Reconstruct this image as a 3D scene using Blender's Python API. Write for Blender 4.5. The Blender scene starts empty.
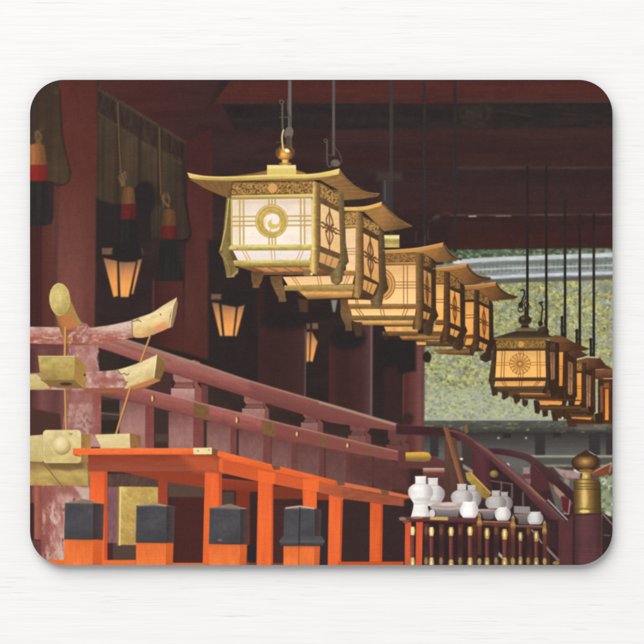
# A mouse pad with a printed picture, lying on a white painted wooden tabletop.
# The pad is a real, flat, thin object.  Its print is ink on cloth: every colour of the print belongs to the
# print itself.  The print is drawn here in code (no image file) and every printed motif is a thin flat piece of the pad.
import math
import numpy as np

S = 3.0                                   # print dots per drawing unit
X0, Y0, X1, Y1 = 26, 76, 618, 570         # drawn area, in drawing units (y down)
W, H = int((X1 - X0) * S), int((Y1 - Y0) * S)
img = np.zeros((H, W, 3), np.float32)
gx_all = (np.arange(W, dtype=np.float32) + .5) / S + X0
gy_all = (np.arange(H, dtype=np.float32) + .5) / S + Y0

# ---------------------------------------------------------------- noise
_tabs = {}
def _tab(seed):
    if seed not in _tabs:
        _tabs[seed] = np.random.default_rng(seed).random((128, 128), dtype=np.float32)
    return _tabs[seed]
def noise(x, y, sx, sy, seed=0, octs=2, ang=0.0):
    """smooth value noise, 0..1"""
    if ang:
        c, s = math.cos(ang), math.sin(ang)
        x, y = x * c + y * s, -x * s + y * c
    out = 0; amp = 1.0; tot = 0
    for o in range(octs):
        t = _tab(seed + 17 * o)
        u, v = x / sx * 2 ** o, y / sy * 2 ** o
        iu, iv = np.floor(u).astype(np.int32), np.floor(v).astype(np.int32)
        fu, fv = u - iu, v - iv
        fu = fu * fu * (3 - 2 * fu); fv = fv * fv * (3 - 2 * fv)
        a, b = iu & 127, iv & 127
        a1, b1 = (a + 1) & 127, (b + 1) & 127
        out = out + amp * ((t[b, a] * (1 - fu) + t[b, a1] * fu) * (1 - fv) + (t[b1, a] * (1 - fu) + t[b1, a1] * fu) * fv)
        tot += amp; amp *= .55
    return out / tot

# ---------------------------------------------------------------- colours
class G:                                  # a run of inks from p0 to p1
    def __init__(s, p0, p1, *st): s.p0, s.p1 = p0, p1; s.st = st
    def at(s, x, y):
        dx, dy = s.p1[0] - s.p0[0], s.p1[1] - s.p0[1]
        t = ((x - s.p0[0]) * dx + (y - s.p0[1]) * dy) / (dx * dx + dy * dy + 1e-9)
        return ramp(t, s.st)
class R:                                  # rings of ink
    def __init__(s, cx, cy, rx, ry, *st): s.c = (cx, cy, rx, ry); s.st = st
    def at(s, x, y):
        cx, cy, rx, ry = s.c
        return ramp(np.sqrt(((x - cx) / rx) ** 2 + ((y - cy) / ry) ** 2), s.st)
def ramp(t, st):
    ts = [a for a, _ in st]
    return np.stack([np.interp(t, ts, [c[k] for _, c in st]) for k in range(3)], -1)
def V(y0, y1, *cs): return G((0, y0), (0, y1), *[(i / (len(cs) - 1), c) for i, c in enumerate(cs)])
def Hz(x0, x1, *cs): return G((x0, 0), (x1, 0), *[(i / (len(cs) - 1), c) for i, c in enumerate(cs)])

# ---------------------------------------------------------------- outlines
def sp(pts, n=6, closed=False):
    """smooth curve through the points"""
    P = [np.array(p, float) for p in pts]; out = []
    m = len(P)
    for i in range(m if closed else m - 1):
        if closed: a, b, c, d = P[i - 1], P[i], P[(i + 1) % m], P[(i + 2) % m]
        else: a, b, c, d = P[max(i - 1, 0)], P[i], P[i + 1], P[min(i + 2, m - 1)]
        for k in range(n):
            t = k / n
            out.append(tuple(.5 * ((2 * b) + (c - a) * t + (2 * a - 5 * b + 4 * c - d) * t * t + (3 * b - a - 3 * c + d) * t ** 3)))
    if not closed: out.append(tuple(P[-1]))
    return out
def ell(cx, cy, rx, ry=None, rot=0, n=28):
    ry = rx if ry is None else ry; c, s = math.cos(rot), math.sin(rot)
    return [(cx + rx * math.cos(t) * c - ry * math.sin(t) * s, cy + rx * math.cos(t) * s + ry * math.sin(t) * c)
            for t in [2 * math.pi * k / n for k in range(n)]]
def rc(x0, y0, x1, y1): return [(x0, y0), (x1, y0), (x1, y1), (x0, y1)]
def rrc(x0, y0, x1, y1, r, n=6):
    out = []
    for cx, cy, a in ((x0 + r, y0 + r, math.pi), (x1 - r, y0 + r, 1.5 * math.pi), (x1 - r, y1 - r, 0), (x0 + r, y1 - r, .5 * math.pi)):
        out += [(cx + r * math.cos(a + .5 * math.pi * k / n), cy + r * math.sin(a + .5 * math.pi * k / n)) for k in range(n + 1)]
    return out
def qd(q, u, v):
    (ax, ay), (bx, by), (cx, cy), (dx, dy) = q
    return ((ax * (1 - u) + bx * u) * (1 - v) + (dx * (1 - u) + cx * u) * v, (ay * (1 - u) + by * u) * (1 - v) + (dy * (1 - u) + cy * u) * v)
def band(pts, w):
    """a ribbon of width w (number or per-point list) along the points, as an outline"""
    P = np.array(pts, float); m = len(P)
    w = [w] * m if not hasattr(w, '__len__') else list(np.interp(np.linspace(0, 1, m), np.linspace(0, 1, len(w)), w))
    a, b = [], []
    for i in range(m):
        t = P[min(i + 1, m - 1)] - P[max(i - 1, 0)]; t = t / (np.hypot(*t) + 1e-9)
        n = np.array([-t[1], t[0]]) * w[i] / 2
        a.append(tuple(P[i] + n)); b.append(tuple(P[i] - n))
    return a + b[::-1]

TINT = None                               # the set of inks in use: shifts every colour laid down while it is set
# ---------------------------------------------------------------- inking
def _box(xs, ys, m):
    a = max(0, int((min(xs) - m - X0) * S)); b = min(W, int((max(xs) + m - X0) * S) + 2)
    c = max(0, int((min(ys) - m - Y0) * S)); d = min(H, int((max(ys) + m - Y0) * S) + 2)
    return a, b, c, d
def _blend(a, b, c, d, cov, C, n, w, op, x, y):
    if hasattr(C, 'at'): col = C.at(x, y)
    else: col = np.broadcast_to(np.array(C, np.float32), cov.shape + (3,))
    if w is not None:
        for ww in (w if isinstance(w, list) else [w]):
            c2, sx, sy, thr, seed, sf = ww[:6]; ang = ww[6] if len(ww) > 6 else 0
            k = np.clip((noise(x, y, sx, sy, seed, 3, ang) - thr) / sf + .5, 0, 1)[..., None]
            col = col * (1 - k) + np.array(c2, np.float32) * k
    if n is not None:
        for nn in (n if isinstance(n, list) else [n]):
            amp, sx, sy, seed = nn[:4]; ang = nn[4] if len(nn) > 4 else 0
            col = col * (1 + amp * (2 * noise(x, y, sx, sy, seed, 2, ang) - 1))[..., None]
    if TINT is not None: col = col * TINT(col)
    k = (cov * op)[..., None]
    img[c:d, a:b] = img[c:d, a:b] * (1 - k) + col * k
def fill(p, C, soft=.45, n=None, w=None, op=1.0):
    p = np.array(p, np.float32)
    a, b, c, d = _box(p[:, 0], p[:, 1], soft + .5)
    if a >= b or c >= d: return
    x, y = np.meshgrid(gx_all[a:b], gy_all[c:d])
    ins = np.zeros(x.shape, bool); d2 = np.full(x.shape, 1e9, np.float32)
    for i in range(len(p)):
        ax, ay = p[i - 1]; bx, by = p[i]
        dx, dy = bx - ax, by - ay; L = dx * dx + dy * dy
        if L < 1e-10: continue
        if ay != by:
            ins ^= ((ay > y) != (by > y)) & (x < (y - ay) * dx / dy + ax)
        t = np.clip(((x - ax) * dx + (y - ay) * dy) / L, 0, 1)
        d2 = np.minimum(d2, (x - ax - t * dx) ** 2 + (y - ay - t * dy) ** 2)
    sd = np.sqrt(d2); sd = np.where(ins, sd, -sd)
    k = np.clip(sd / (2 * soft) + .5, 0, 1); k = k * k * (3 - 2 * k)
    _blend(a, b, c, d, k, C, n, w, op, x, y)
def line(pts, wd, C, soft=.4, op=1.0, n=None):
    p = np.array(pts, np.float32)
    a, b, c, d = _box(p[:, 0], p[:, 1], wd + soft + .5)
    if a >= b or c >= d: return
    x, y = np.meshgrid(gx_all[a:b], gy_all[c:d]); d2 = np.full(x.shape, 1e9, np.float32)
    for i in range(1, len(p)):
        ax, ay = p[i - 1]; bx, by = p[i]; dx, dy = bx - ax, by - ay; L = dx * dx + dy * dy
        if L < 1e-10: continue
        t = np.clip(((x - ax) * dx + (y - ay) * dy) / L, 0, 1)
        d2 = np.minimum(d2, (x - ax - t * dx) ** 2 + (y - ay - t * dy) ** 2)
    k = np.clip((wd / 2 - np.sqrt(d2)) / (2 * soft) + .5, 0, 1); k = k * k * (3 - 2 * k)
    _blend(a, b, c, d, k, C, n, None, op, x, y)
def loop(pts, wd, C, **k): line(list(pts) + [pts[0]], wd, C, **k)

def soften(sigma):
    """soften everything drawn so far (sigma in print dots)"""
    global img
    r = int(3 * sigma) + 1; k = np.exp(-.5 * (np.arange(-r, r + 1) / sigma) ** 2).astype(np.float32); k /= k.sum()
    for ax in (0, 1):
        pad_ = [(0, 0)] * 3; pad_[ax] = (r, r); p = np.pad(img, pad_, 'edge'); out = np.zeros_like(img); m = img.shape[ax]
        for i, q in enumerate(k): out += q * (p[i:i + m] if ax == 0 else p[:, i:i + m])
        img = out

# ---------------------------------------------------------------- the record of printed motifs
PIECES = []                                # [name, label, own outlines, subs]; subs: [name, label, outlines, order]
_order = [0]
def part(name, label=None):
    PIECES.append(dict(name=name, label=label, polys=[], order=0, subs=[]))
def own(*polys):                           # the current part is a mesh with these outlines
    _order[0] += 1; PIECES[-1]['order'] = _order[0]; PIECES[-1]['polys'] += [list(p) for p in polys]
def sub(name, *polys, label=None):         # a piece of the current part
    _order[0] += 1; PIECES[-1]['subs'].append(dict(name=name, label=label, polys=[list(p) for p in polys], order=_order[0]))
def solo(name, p, C, label=None, **k):
    part(name, label); own(p); fill(p, C, **k)
def pc(name, p, C, label=None, **k):
    sub(name, p, label=label); fill(p, C, **k)
def old_red(c):
    k = np.clip((c[..., :1] - c[..., 1:2] * 1.25) / 20, 0, 1)      # only the red paints
    return np.array([1.03, 1.0, .91], np.float32) * k + (1 - k)
TINT = old_red
# ================================================================ the print: far things first
BK = (47, 40, 40)
part('printed_hall_interior'); PRINT_BOUND = rrc(30, 79.8, 612.5, 565, 34, 10)
own(PRINT_BOUND)
fill(rc(20, 70, 625, 575), V(80, 560, (60, 42, 43), (52, 42, 42), (46, 40, 40), (50, 40, 40)), n=[(.10, 60, 12, 1), (.06, 12, 3, 2)])

# ---- ceiling beams, upper right
def beam(p, C, **k): solo('printed_ceiling_beam', p, C, **k)
fill([(186, 80), (236, 80), (218, 108), (205, 100)], (43, 39, 39), soft=3)
fill(rc(150, 84, 225, 120), (66, 42, 44), soft=9, op=.5)
beam([(231, 79), (620, 79), (620, 103), (214, 104)], V(80, 104, (74, 42, 44), (80, 44, 45), (72, 44, 45)), soft=1.0, n=[(.07, 50, 3, 3), (.05, 6, 6, 4)])
fill(rc(455, 98.5, 620, 103), (72, 50, 48), soft=1.2, op=.8)
beam([(222, 104), (620, 103), (620, 128), (236, 131)], V(103, 130, (44, 40, 40), (48, 42, 42)), soft=1.2, n=[(.09, 40, 3, 5), (.06, 5, 5, 6)])
for i in range(9):
    line([(470 + i * 14, 106 + (i % 3) * 2), (530 + i * 14, 116 + (i % 4) * 3)], .9, (58, 51, 49), soft=.8, op=.35)
fill(rc(461, 106, 492, 127), (60, 52, 45), soft=6, op=.5, n=(.3, 4, 3, 8))
fill(rc(535, 108, 552, 124), (38, 42, 42), soft=5, op=.7)
beam([(330, 130), (620, 128), (620, 168), (330, 168)], V(128, 168, (62, 43, 44), (57, 41, 42), (60, 42, 42)), soft=1.4, n=[(.06, 60, 4, 9), (.04, 5, 5, 10)])
fill(rc(455, 166.5, 620, 169.5), (68, 54, 50), soft=1, n=(.12, 10, 3, 11))
beam([(398, 170), (620, 169), (620, 215), (398, 215)], V(169, 215, (52, 41, 42), (58, 42, 43), (60, 43, 43)), soft=1.2, n=[(.06, 60, 4, 12), (.04, 5, 5, 13)])
beam([(398, 216), (620, 215), (620, 249), (452, 250), (398, 240)], V(215, 249, (54, 39, 40), (60, 39, 40), (62, 40, 39)), soft=.9, n=[(.06, 60, 4, 14), (.04, 5, 5, 15)])
line([(450, 215.2), (620, 214.6)], 1.6, (82, 62, 58), soft=.7, n=(.25, 9, 9, 16))
line([(469, 216.4), (476, 216.2)], 1.1, (190, 185, 178), soft=.5); line([(496, 216.2), (511, 216)], .8, (130, 118, 110), soft=.5)
fill(ell(436, 218, 4.5, 2.4, -.5), (110, 118, 110), soft=1.4, op=.8); line([(428, 222), (434, 219)], 1, (90, 92, 90), soft=.8)
fill(ell(446, 214, 6, 2.5), (92, 46, 48), soft=1.5, op=.7)
fill(rc(400, 215, 450, 249), (48, 39, 40), soft=5, op=.75)

for i in range(60):
    r = np.random.default_rng(900 + i).random(6); x = 236 + 370 * r[0]; yy = 84 + 160 * r[1]
    line([(x, yy), (x + 20 + 60 * r[2], yy + 2 * (r[3] - .5))], .6 + .5 * r[4], (84, 60, 58) if r[5] > .5 else (42, 32, 34), soft=.5, op=.22)
# ---- the far side: leaves, white ridge tiles, mossy roof, grey wall
sky = rc(424, 249, 620, 262)
solo('printed_far_foliage', [(444, 250), (620, 248), (620, 262), (444, 266)], (92, 112, 84), soft=1, w=[((60, 80, 58), 5, 3, .5, 20, .3), ((150, 165, 140), 3, 2, .68, 21, .2)])
fill([(575, 250), (620, 249), (620, 258), (575, 258)], (165, 172, 168), soft=2, op=.7, w=((85, 105, 80), 3, 3, .5, 22, .3))
part('printed_roof_ridge'); rp = [(452, 263), (487, 258.5), (540, 256), (620, 253), (620, 284), (420, 284), (430, 266)]; own(rp)
fill(rp, (124, 132, 127), soft=.8, n=[(.20, 3, 2, 23), (.12, 20, 2, 24)])
for i in range(70):
    x = 470 + i * 2.15; line([(x, 263 - (x - 470) * .03), (x - .6, 269 - (x - 470) * .03)], .8, (92, 100, 96) if i % 2 else (150, 158, 154), soft=.4, op=.5)
    line([(x, 270.5 - (x - 470) * .035), (x - .6, 274 - (x - 470) * .035)], .8, (84, 92, 90) if i % 2 else (146, 154, 152), soft=.4, op=.5)
def streak(p, w, c, seed, op=1):
    line(sp(p), w, c, soft=.7, op=op, n=[(.10, 9, 2, seed)])
streak([(455, 262), (487, 259.5), (540, 257.5), (620, 254.5)], 4.2, (190, 196, 199), 25)
streak([(470, 270), (520, 268), (620, 265)], 1.4, (182, 190, 188), 26)
streak([(462, 266), (520, 263), (620, 260)], 3.2, (102, 112, 106), 27, .8)
streak([(488, 277.3), (540, 275), (620, 272.5)], 3.2, (186, 195, 204), 28)
streak([(488, 274.2), (540, 272), (620, 269.5)], 1.2, (140, 150, 152), 29)
streak([(486, 282), (540, 280), (620, 277.5)], 4.4, (92, 94, 87), 30)
part('printed_mossy_roof'); mp = [(424, 287), (487, 284), (540, 282), (620, 279.5), (620, 421), (424, 421)]; own(mp)
fill(mp, V(282, 420, (156, 154, 100), (162, 160, 108), (164, 166, 120), (166, 173, 134)), soft=.8,
     w=[((120, 124, 82), 4, 2.6, .56, 31, .30), ((180, 180, 112), 3.4, 2.8, .58, 32, .26), ((140, 147, 134), 9, 5, .62, 33, .26), ((194, 196, 148), 2.2, 2, .68, 34, .20), ((92, 100, 70), 2, 1.7, .70, 38, .16)],
     n=[(.15, 1.5, 1.5, 35), (.06, 30, 18, 36)])
fill(rc(598, 284, 616, 292), (120, 130, 120), soft=3, op=.8)
fill([(424, 388), (620, 388), (620, 421), (424, 421)], (166, 174, 146), soft=6, op=.8, w=[((156, 163, 164), 9, 3.4, .54, 36, .26), ((184, 190, 134), 2.8, 2.2, .58, 37, .26), ((122, 132, 108), 2.2, 1.8, .66, 39, .2)], n=(.10, 1.4, 1.4, 37))
fill(rc(424, 418.6, 560, 420.6), (165, 170, 164), soft=.6, op=.8)
part('printed_eave'); ep = rc(424, 420.6, 620, 433); own(ep)
fill(ep, V(420, 433, (86, 87, 80), (80, 80, 74), (60, 58, 56)), soft=.6, n=(.12, 6, 2, 40), w=((115, 120, 82), 6, 2, .68, 41, .12))
fill([(536, 421), (620, 422), (620, 427), (536, 427)], (104, 110, 92), soft=1.2, op=.5, w=((70, 74, 64), 3, 2, .5, 42, .2))
part('printed_far_wall'); wp = rc(418, 433, 620, 520); own(wp)
fill(wp, V(433, 520, (58, 56, 55), (96, 95, 93), (94, 94, 92), (88, 86, 84), (80, 78, 76)), soft=.6, n=(.05, 20, 2, 43))
for x, y in ((498.5, 438), (526, 438)): fill(ell(x, y, 1), (190, 187, 182), soft=.8)
for x, y in ((503, 437), (553, 436)): fill(rc(x, 433, x + 8, y + 1), (50, 46, 46), soft=.8)
for a, b in ((430, 438.5), (535, 545), (589, 600), (606, 613)): solo('printed_far_post', rc(a, 433, b, 457), (57, 54, 56), soft=.7)
part('printed_far_railing'); own(rc(530, 455, 620, 458)); part('printed_far_railing'); own(rc(548, 464.5, 620, 467))
fill(rc(528, 455.2, 620, 457.4), (150, 152, 132), soft=.6); fill(rc(540, 464.6, 620, 467), (128, 126, 104), soft=.6, n=(.2, 3, 3, 44))
fill(rc(528, 458, 620, 464), (80, 82, 78), soft=.6); fill(rc(540, 467, 620, 478), (66, 66, 62), soft=.8)
solo('printed_shrub', [(599, 477), (604, 474), (610, 476), (620, 470), (620, 516), (600, 516)], (140, 152, 118), soft=1.4, w=[((96, 112, 80), 4, 4, .52, 45, .2), ((188, 196, 170), 3, 3, .66, 46, .15)])
fill(ell(608, 514, 3, 2.5), (190, 190, 178), soft=1.2)
solo('printed_far_beam', [(553, 467), (566, 470), (580, 471), (580, 479), (563, 478)], (166, 138, 134), soft=.8, w=((150, 110, 108), 4, 3, .58, 47, .2))
line([(575, 470), (580, 472)], 2.4, (225, 220, 215), soft=.7)
solo('printed_small_gable', [(592, 473), (611.5, 463), (611, 474), (600, 476.5), (592, 477)], (122, 68, 48), soft=.6, n=(.12, 4, 2, 48))
line([(592, 472.5), (611.5, 462.8)], 1.2, (188, 160, 140), soft=.5); line([(611.5, 463), (609.5, 472)], .9, (190, 160, 140), soft=.4)

# ---- left of the hall: wall posts, reed blinds, tassels
def post(p, C, label=None, **k): solo('printed_hall_post', p, C, label=label, **k)
fill(rc(26, 220, 66, 345), Hz(30, 66, (60, 40, 42), (84, 48, 47), (92, 56, 54), (70, 48, 48)), soft=1.5)
fill(rc(30, 226, 40, 345), (66, 42, 44), soft=1.2); line([(41, 226), (41, 345)], 1.2, (56, 40, 41), soft=.8)
post([(57, 76), (99, 76), (97, 200), (94, 345), (54, 345), (53, 240)], G((62, 80), (62, 345), (0, (84, 46, 46)), (.35, (92, 52, 50)), (.55, (102, 62, 60)), (.8, (114, 70, 68)), (1, (106, 66, 66))), soft=1.2, n=[(.05, 8, 40, 50), (.04, 3, 6, 51)], label='broad red post with a paler lower half')
fill(rc(83, 76, 98, 345), (84, 48, 46), soft=5, op=.35); line([(57.5, 190), (54.5, 345)], 3.5, (134, 92, 92), soft=2, op=.55)
fill([(55, 182), (60, 182), (56, 345), (51, 345)], (74, 46, 46), soft=1.5, op=.7)
part('printed_reed_blind', label='blind at the left edge behind a single tassel')
bp = [(24, 76), (58.5, 76), (61, 120), (63, 140), (67, 158), (70.5, 172), (69, 181), (62, 184.5), (54, 183), (46, 180), (24, 178)]; own(bp)
fill(bp, G((28, 80), (70, 180), (0, (60, 50, 42)), (.5, (68, 54, 44)), (1, (76, 62, 48))), soft=.9, n=[(.09, 2.2, 60, 52), (.08, 14, 14, 53)])
fill(rc(26, 100, 36, 130), (58, 44, 46), soft=4, op=.5)
line(sp([(60, 90), (61.5, 125), (65, 150), (70.3, 172), (68, 182), (60, 185), (50, 182)]), 1.4, (48, 38, 34), soft=.9, op=.8)
fill(rc(54, 90, 58, 94), (82, 68, 50), soft=1.5, op=.6)

# middle blind, with its fringe, seen at an angle
part('printed_reed_blind', label='wide fringed blind hung at a slant between two posts')
bp = [(98, 88), (116, 97), (150, 119), (186, 142), (185, 200), (191, 232), (186, 240), (170, 240), (140, 236), (112, 205), (96, 200)]; own(bp)
fill(rc(97, 76, 190, 345), (52, 42, 42), soft=1.5, n=(.08, 14, 14, 54))
fill([(98, 76), (222, 76), (190, 140), (185, 142), (118, 98), (98, 88)], G((100, 80), (190, 130), (0, (74, 46, 48)), (.4, (72, 43, 45)), (1, (62, 43, 44))), soft=1.2, n=(.06, 40, 4, 55))
fill(bp, G((98, 150), (190, 190), (0, (68, 56, 46)), (.35, (74, 60, 46)), (.7, (66, 56, 46)), (1, (60, 50, 44))), soft=1.2, n=[(.12, 1.7, 80, 56), (.10, 12, 16, 57)])
fill([(98, 90), (150, 121), (186, 143), (186, 160), (150, 145), (98, 112)], (56, 46, 43), soft=1.2, n=[(.2, 2.2, 12, 58)], op=.85)
for i in range(26):
    u = i / 25; x = 99 + u * 86; y = 89.5 + u * 53
    fill(ell(x, y, 1.7, 2.2), (84, 68, 56), soft=1.1, op=.55)
    line([(x + 1, y + 2), (x + 1 + (i % 3 - 1), y + 17)], 1, (72, 58, 46) if i % 2 else (46, 39, 38), soft=.7, op=.6)
line([(98, 113), (120, 128), (150, 148), (186, 166)], 1.1, (84, 70, 56), soft=.9, op=.55, n=(.3, 3, 3, 59))
for x in (116, 138, 158): fill([(x, 125), (x + 4, 126), (x + 3, 205), (x - 1, 205)], (50, 43, 41), soft=1.8, op=.7)
fill([(96, 198), (112, 204), (126, 203), (132, 192), (140, 182), (150, 184), (152, 240), (96, 262)], (46, 42, 42), soft=2)
line(sp([(184, 160), (185, 200), (191, 232), (187, 239), (176, 241)]), 1.3, (42, 36, 34), soft=.9)
post([(187, 141), (212, 128), (213, 255), (209, 360), (183, 352), (186, 245), (192, 235), (187, 200)], G((190, 130), (190, 360), (0, (72, 41, 44)), (.4, (80, 46, 47)), (.75, (84, 50, 50)), (1, (80, 46, 47))), soft=1.2, n=[(.05, 8, 40, 60), (.04, 3, 8, 61)], label='red post between the wide blind and the wall lamp')
fill(rc(184, 128, 214, 180), (58, 40, 42), soft=8, op=.4)
fill([(155, 281), (183, 281), (183, 352), (152, 345)], Hz(152, 183, (60, 40, 41), (74, 44, 45), (80, 46, 48)), soft=1.2)
line([(153.5, 281), (153, 330)], 1.6, (92, 56, 58), soft=1)

def tassel(cx, ty, w, orange, red, black, knot=None, cord=None, label=None, cut=0):
    part('printed_tassel', label)
    t, a, b, e = ty
    if cord:
        sub('cord', band(cord, 1.6)); line(cord, 1.5, (112, 82, 54), soft=.6); line([(p[0] + 1, p[1]) for p in cord], .7, (60, 48, 38), soft=.5)
    if knot:
        kx, ky = knot; sub('knot', ell(kx, ky, 5, 6.5))
        rng = np.random.default_rng(int(kx))
        for i in range(7):
            r = rng.random(4)
            line(sp([(kx - 5 + 9 * r[0], ky - 7 + 5 * r[1]), (kx + 5 - 10 * r[2], ky), (kx - 3 + 7 * r[3], ky + 8)]), 1, (118, 92, 58), soft=.5, op=.75)
    hw = w / 2
    p = [(cx - hw * .72, t + 1.5), (cx, t), (cx + hw * .72, t + 1.5), (cx + hw, a), (cx - hw, a)]
    pc('top_band', p, Hz(cx - hw, cx + hw, *orange), soft=.7, n=[(.10, 1.6, 12, 62)])
    p = [(cx - hw, a), (cx + hw, a), (cx + hw * 1.08, b), (cx - hw * 1.08, b)]
    pc('red_band', p, Hz(cx - hw, cx + hw, *red), soft=.7, n=[(.08, 1.6, 20, 63)])
    p = [(cx - hw * 1.15, b), (cx + hw * 1.1, b), (cx + hw * (1.5 if hw > 10 else 1.8), e - 2), (cx + hw * .6, e), (cx - hw * 1.7, e - 1)]
    pc('fringe', p, black, soft=.9, n=[(.12, 1.5, 40, 64)])
OR = ((82, 58, 43), (102, 70, 48), (84, 58, 44)); RD = ((84, 40, 42), (96, 40, 43), (74, 37, 40)); BL = (43, 42, 42)
fill(ell(146, 198, 10, 17), (44, 40, 42), soft=3)
tassel(128.5, (186.5, 204, 219.5, 261), 14.5, ((92, 65, 48), (116, 80, 54), (88, 62, 46)), RD, BL, (123, 178), [(117.8, 103), (119.5, 150), (121, 172)], label='tassel on a cord in the middle of the wide blind')
tassel(169, (208.5, 226, 239, 281), 15, OR, ((84, 38, 42), (98, 40, 44), (76, 36, 40)), BL, (165, 199), [(159.4, 128), (160, 165), (161, 194)], label='dim tassel at the right end of the wide blind')
tassel(36.5, (143.5, 165, 181, 226), 21, ((140, 92, 58), (160, 104, 66), (128, 84, 54), (96, 66, 46)), ((122, 42, 41), (132, 42, 42), (104, 40, 40)), (47, 45, 44), (38, 136), None, label='bright banded tassel at the left edge')

# ---- dark hall and its further posts
fill(rc(208, 240, 310, 420), (46, 40, 40), soft=2, n=(.06, 10, 20, 65))
post([(258, 262), (306, 285), (306, 400), (306, 420), (258, 400)], Hz(256, 306, (64, 42, 44), (58, 41, 42), (62, 43, 43), (70, 48, 48)), soft=1.2, n=(.05, 8, 30, 66), label='dim post under the largest lantern')
fill(ell(285, 322, 24, 9), (42, 38, 39), soft=5, op=.9); fill(rc(262, 268, 308, 322), (42, 38, 39), soft=6, op=.8)
line([(305.5, 330), (305, 398)], 1.3, (104, 92, 92), soft=.7, op=.8)
post([(329, 330), (372.5, 322), (372, 440), (329, 412)], Hz(326, 373, (80, 46, 48), (60, 42, 42), (62, 42, 43), (70, 46, 47), (92, 66, 67)), soft=1.2, n=(.05, 8, 30, 67), label='dim post with a pale edge right of the small wall lamp')
line([(371.6, 325), (371, 440)], 1.8, (128, 106, 106), soft=.8, op=.75)
fill(ell(347, 338, 19, 12), (42, 39, 40), soft=4)
fill(rc(374, 320, 404, 425), (47, 40, 41), soft=2, n=(.08, 6, 20, 68))
fill(rc(384, 335, 401, 425), (62, 42, 44), soft=2, op=.7)
post([(403, 335), (424.5, 338), (424, 455), (402, 455)], Hz(402, 425, (74, 44, 46), (86, 50, 52), (98, 58, 60), (112, 74, 78), (90, 60, 62)), soft=1, n=(.06, 6, 16, 69), label='red post beside the mossy roof')
line([(403.5, 375), (403, 420)], 1.2, (104, 66, 66), soft=.8, op=.7)
fill(ell(408, 419, 5.5, 6), (52, 42, 42), soft=2, op=.8)
fill([(378, 338), (416, 340), (416, 371), (399, 374), (396, 366), (378, 370)], (42, 39, 39), soft=2.2)
fill(ell(427, 357, 4.2, 5.5), (46, 40, 36), soft=.9)

# ---- lit wall lamps
def wall_lamp(name_label, panes, tops, cap, box):
    part('printed_wall_lamp', name_label)
    x0, y0, x1, y1 = box; mx = (x0 + x1) / 2
    pc('lamp_frame', [(x0, y0), (x1, y0), (mx + (x1 - mx) * .42, y1), (mx - (mx - x0) * .42, y1)], (48, 38, 36), soft=1.2)
    for p in tops: fill(p, (112, 86, 70), soft=.8, n=(.1, 3, 3, 70))
    for p in panes:
        ys = [q[1] for q in p]
        pc('lit_pane', p, V(min(ys), max(ys), (140, 104, 80), (196, 136, 86), (226, 156, 84), (222, 158, 94)), soft=.75, n=(.05, 2, 8, 71))
    if cap: fill(cap, (43, 40, 40), soft=1.4)
wall_lamp('lit wall lamp below the tassels', [[(103.5, 258), (117, 261), (118, 296), (113.5, 297)], [(119, 262), (136, 262), (128.5, 297), (120.5, 297)], [(138, 260), (142, 259), (133, 294), (131.5, 294)]],
          [rc(102, 248, 114, 254.5), [(140, 248), (142.5, 248), (143, 256)]], ell(127, 252, 15, 10), (101, 246, 144, 298))
wall_lamp('lit wall lamp below the largest lantern', [[(212, 302.5), (219, 303.5), (222.5, 336), (220, 336)], [(221.5, 304.5), (236, 307), (233, 336), (224.5, 336)], [(238, 307), (245, 304), (236.5, 336), (234.5, 336)]],
          [rc(211, 294, 224, 299.5)], ell(236, 297, 15, 9.5), (209, 292, 247, 337))
wall_lamp('small lit wall lamp half hidden by a post', [[(306.5, 332), (310, 332), (309, 361), (306.5, 362)], [(311.5, 331), (317.5, 342), (312.5, 362), (310, 361)]],
          [rc(306.5, 323.5, 310, 329), rc(312, 323, 318, 329)], None, (306, 322, 319, 363))
fill([(331, 300), (337.5, 300), (335, 312), (333, 312)], (140, 158, 140), soft=1, op=.8)
TINT = None
soften(1.25)                            # things far behind the lanterns are printed soft
def gold_ink(c):
    b = np.clip((c[..., 2:3] - 120) / 70, 0, 1)          # pale paper inks stay as they are
    return np.array([1.07, 1.03, .92], np.float32) * (1 - b) + b
# ================================================================ rods and the two rows of hanging lanterns
def rod(x, y0, y1, w, c, hook=None):
    part('printed_hanging_rod'); p = rc(x - w / 2, y0, x + w / 2, y1); own(p)
    fill(p, c, soft=.55, n=(.10, 3, 20, 80))
for x, y0, y1, w, c in ((391.3, 80, 235, 3.6, (62, 56, 55)), (424.4, 80, 256, 3, (52, 48, 48)), (455, 80, 252, 3.2, (50, 46, 46)),
                        (333.6, 80, 156, 2.8, (92, 86, 83)), (289.8, 80, 134, 3.4, (110, 104, 102))):
    rod(x, y0, y1, w, c)
fill(rc(377, 172, 402, 181), (70, 60, 56), soft=2.5, op=.7); fill(rc(382, 180, 390, 208), (62, 60, 60), soft=2, op=.8); line([(385, 181), (385, 200)], 1.2, (86, 82, 80), soft=.8)
for x, y in ((416, 238), (425, 242), (428, 236)): line([(x, y - 6), (x, y + 4)], 1, (92, 84, 78), soft=.7, op=.5)
for x, y0, y1 in ((527.4, 166, 322), (546.3, 166, 332), (565, 200, 346), (579.8, 214, 354), (593.8, 214, 360)):
    rod(x, y0, y1, 2.5, V(y0, y1, (44, 39, 39), (46, 41, 41), (36, 35, 35), (38, 36, 34)))

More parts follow.
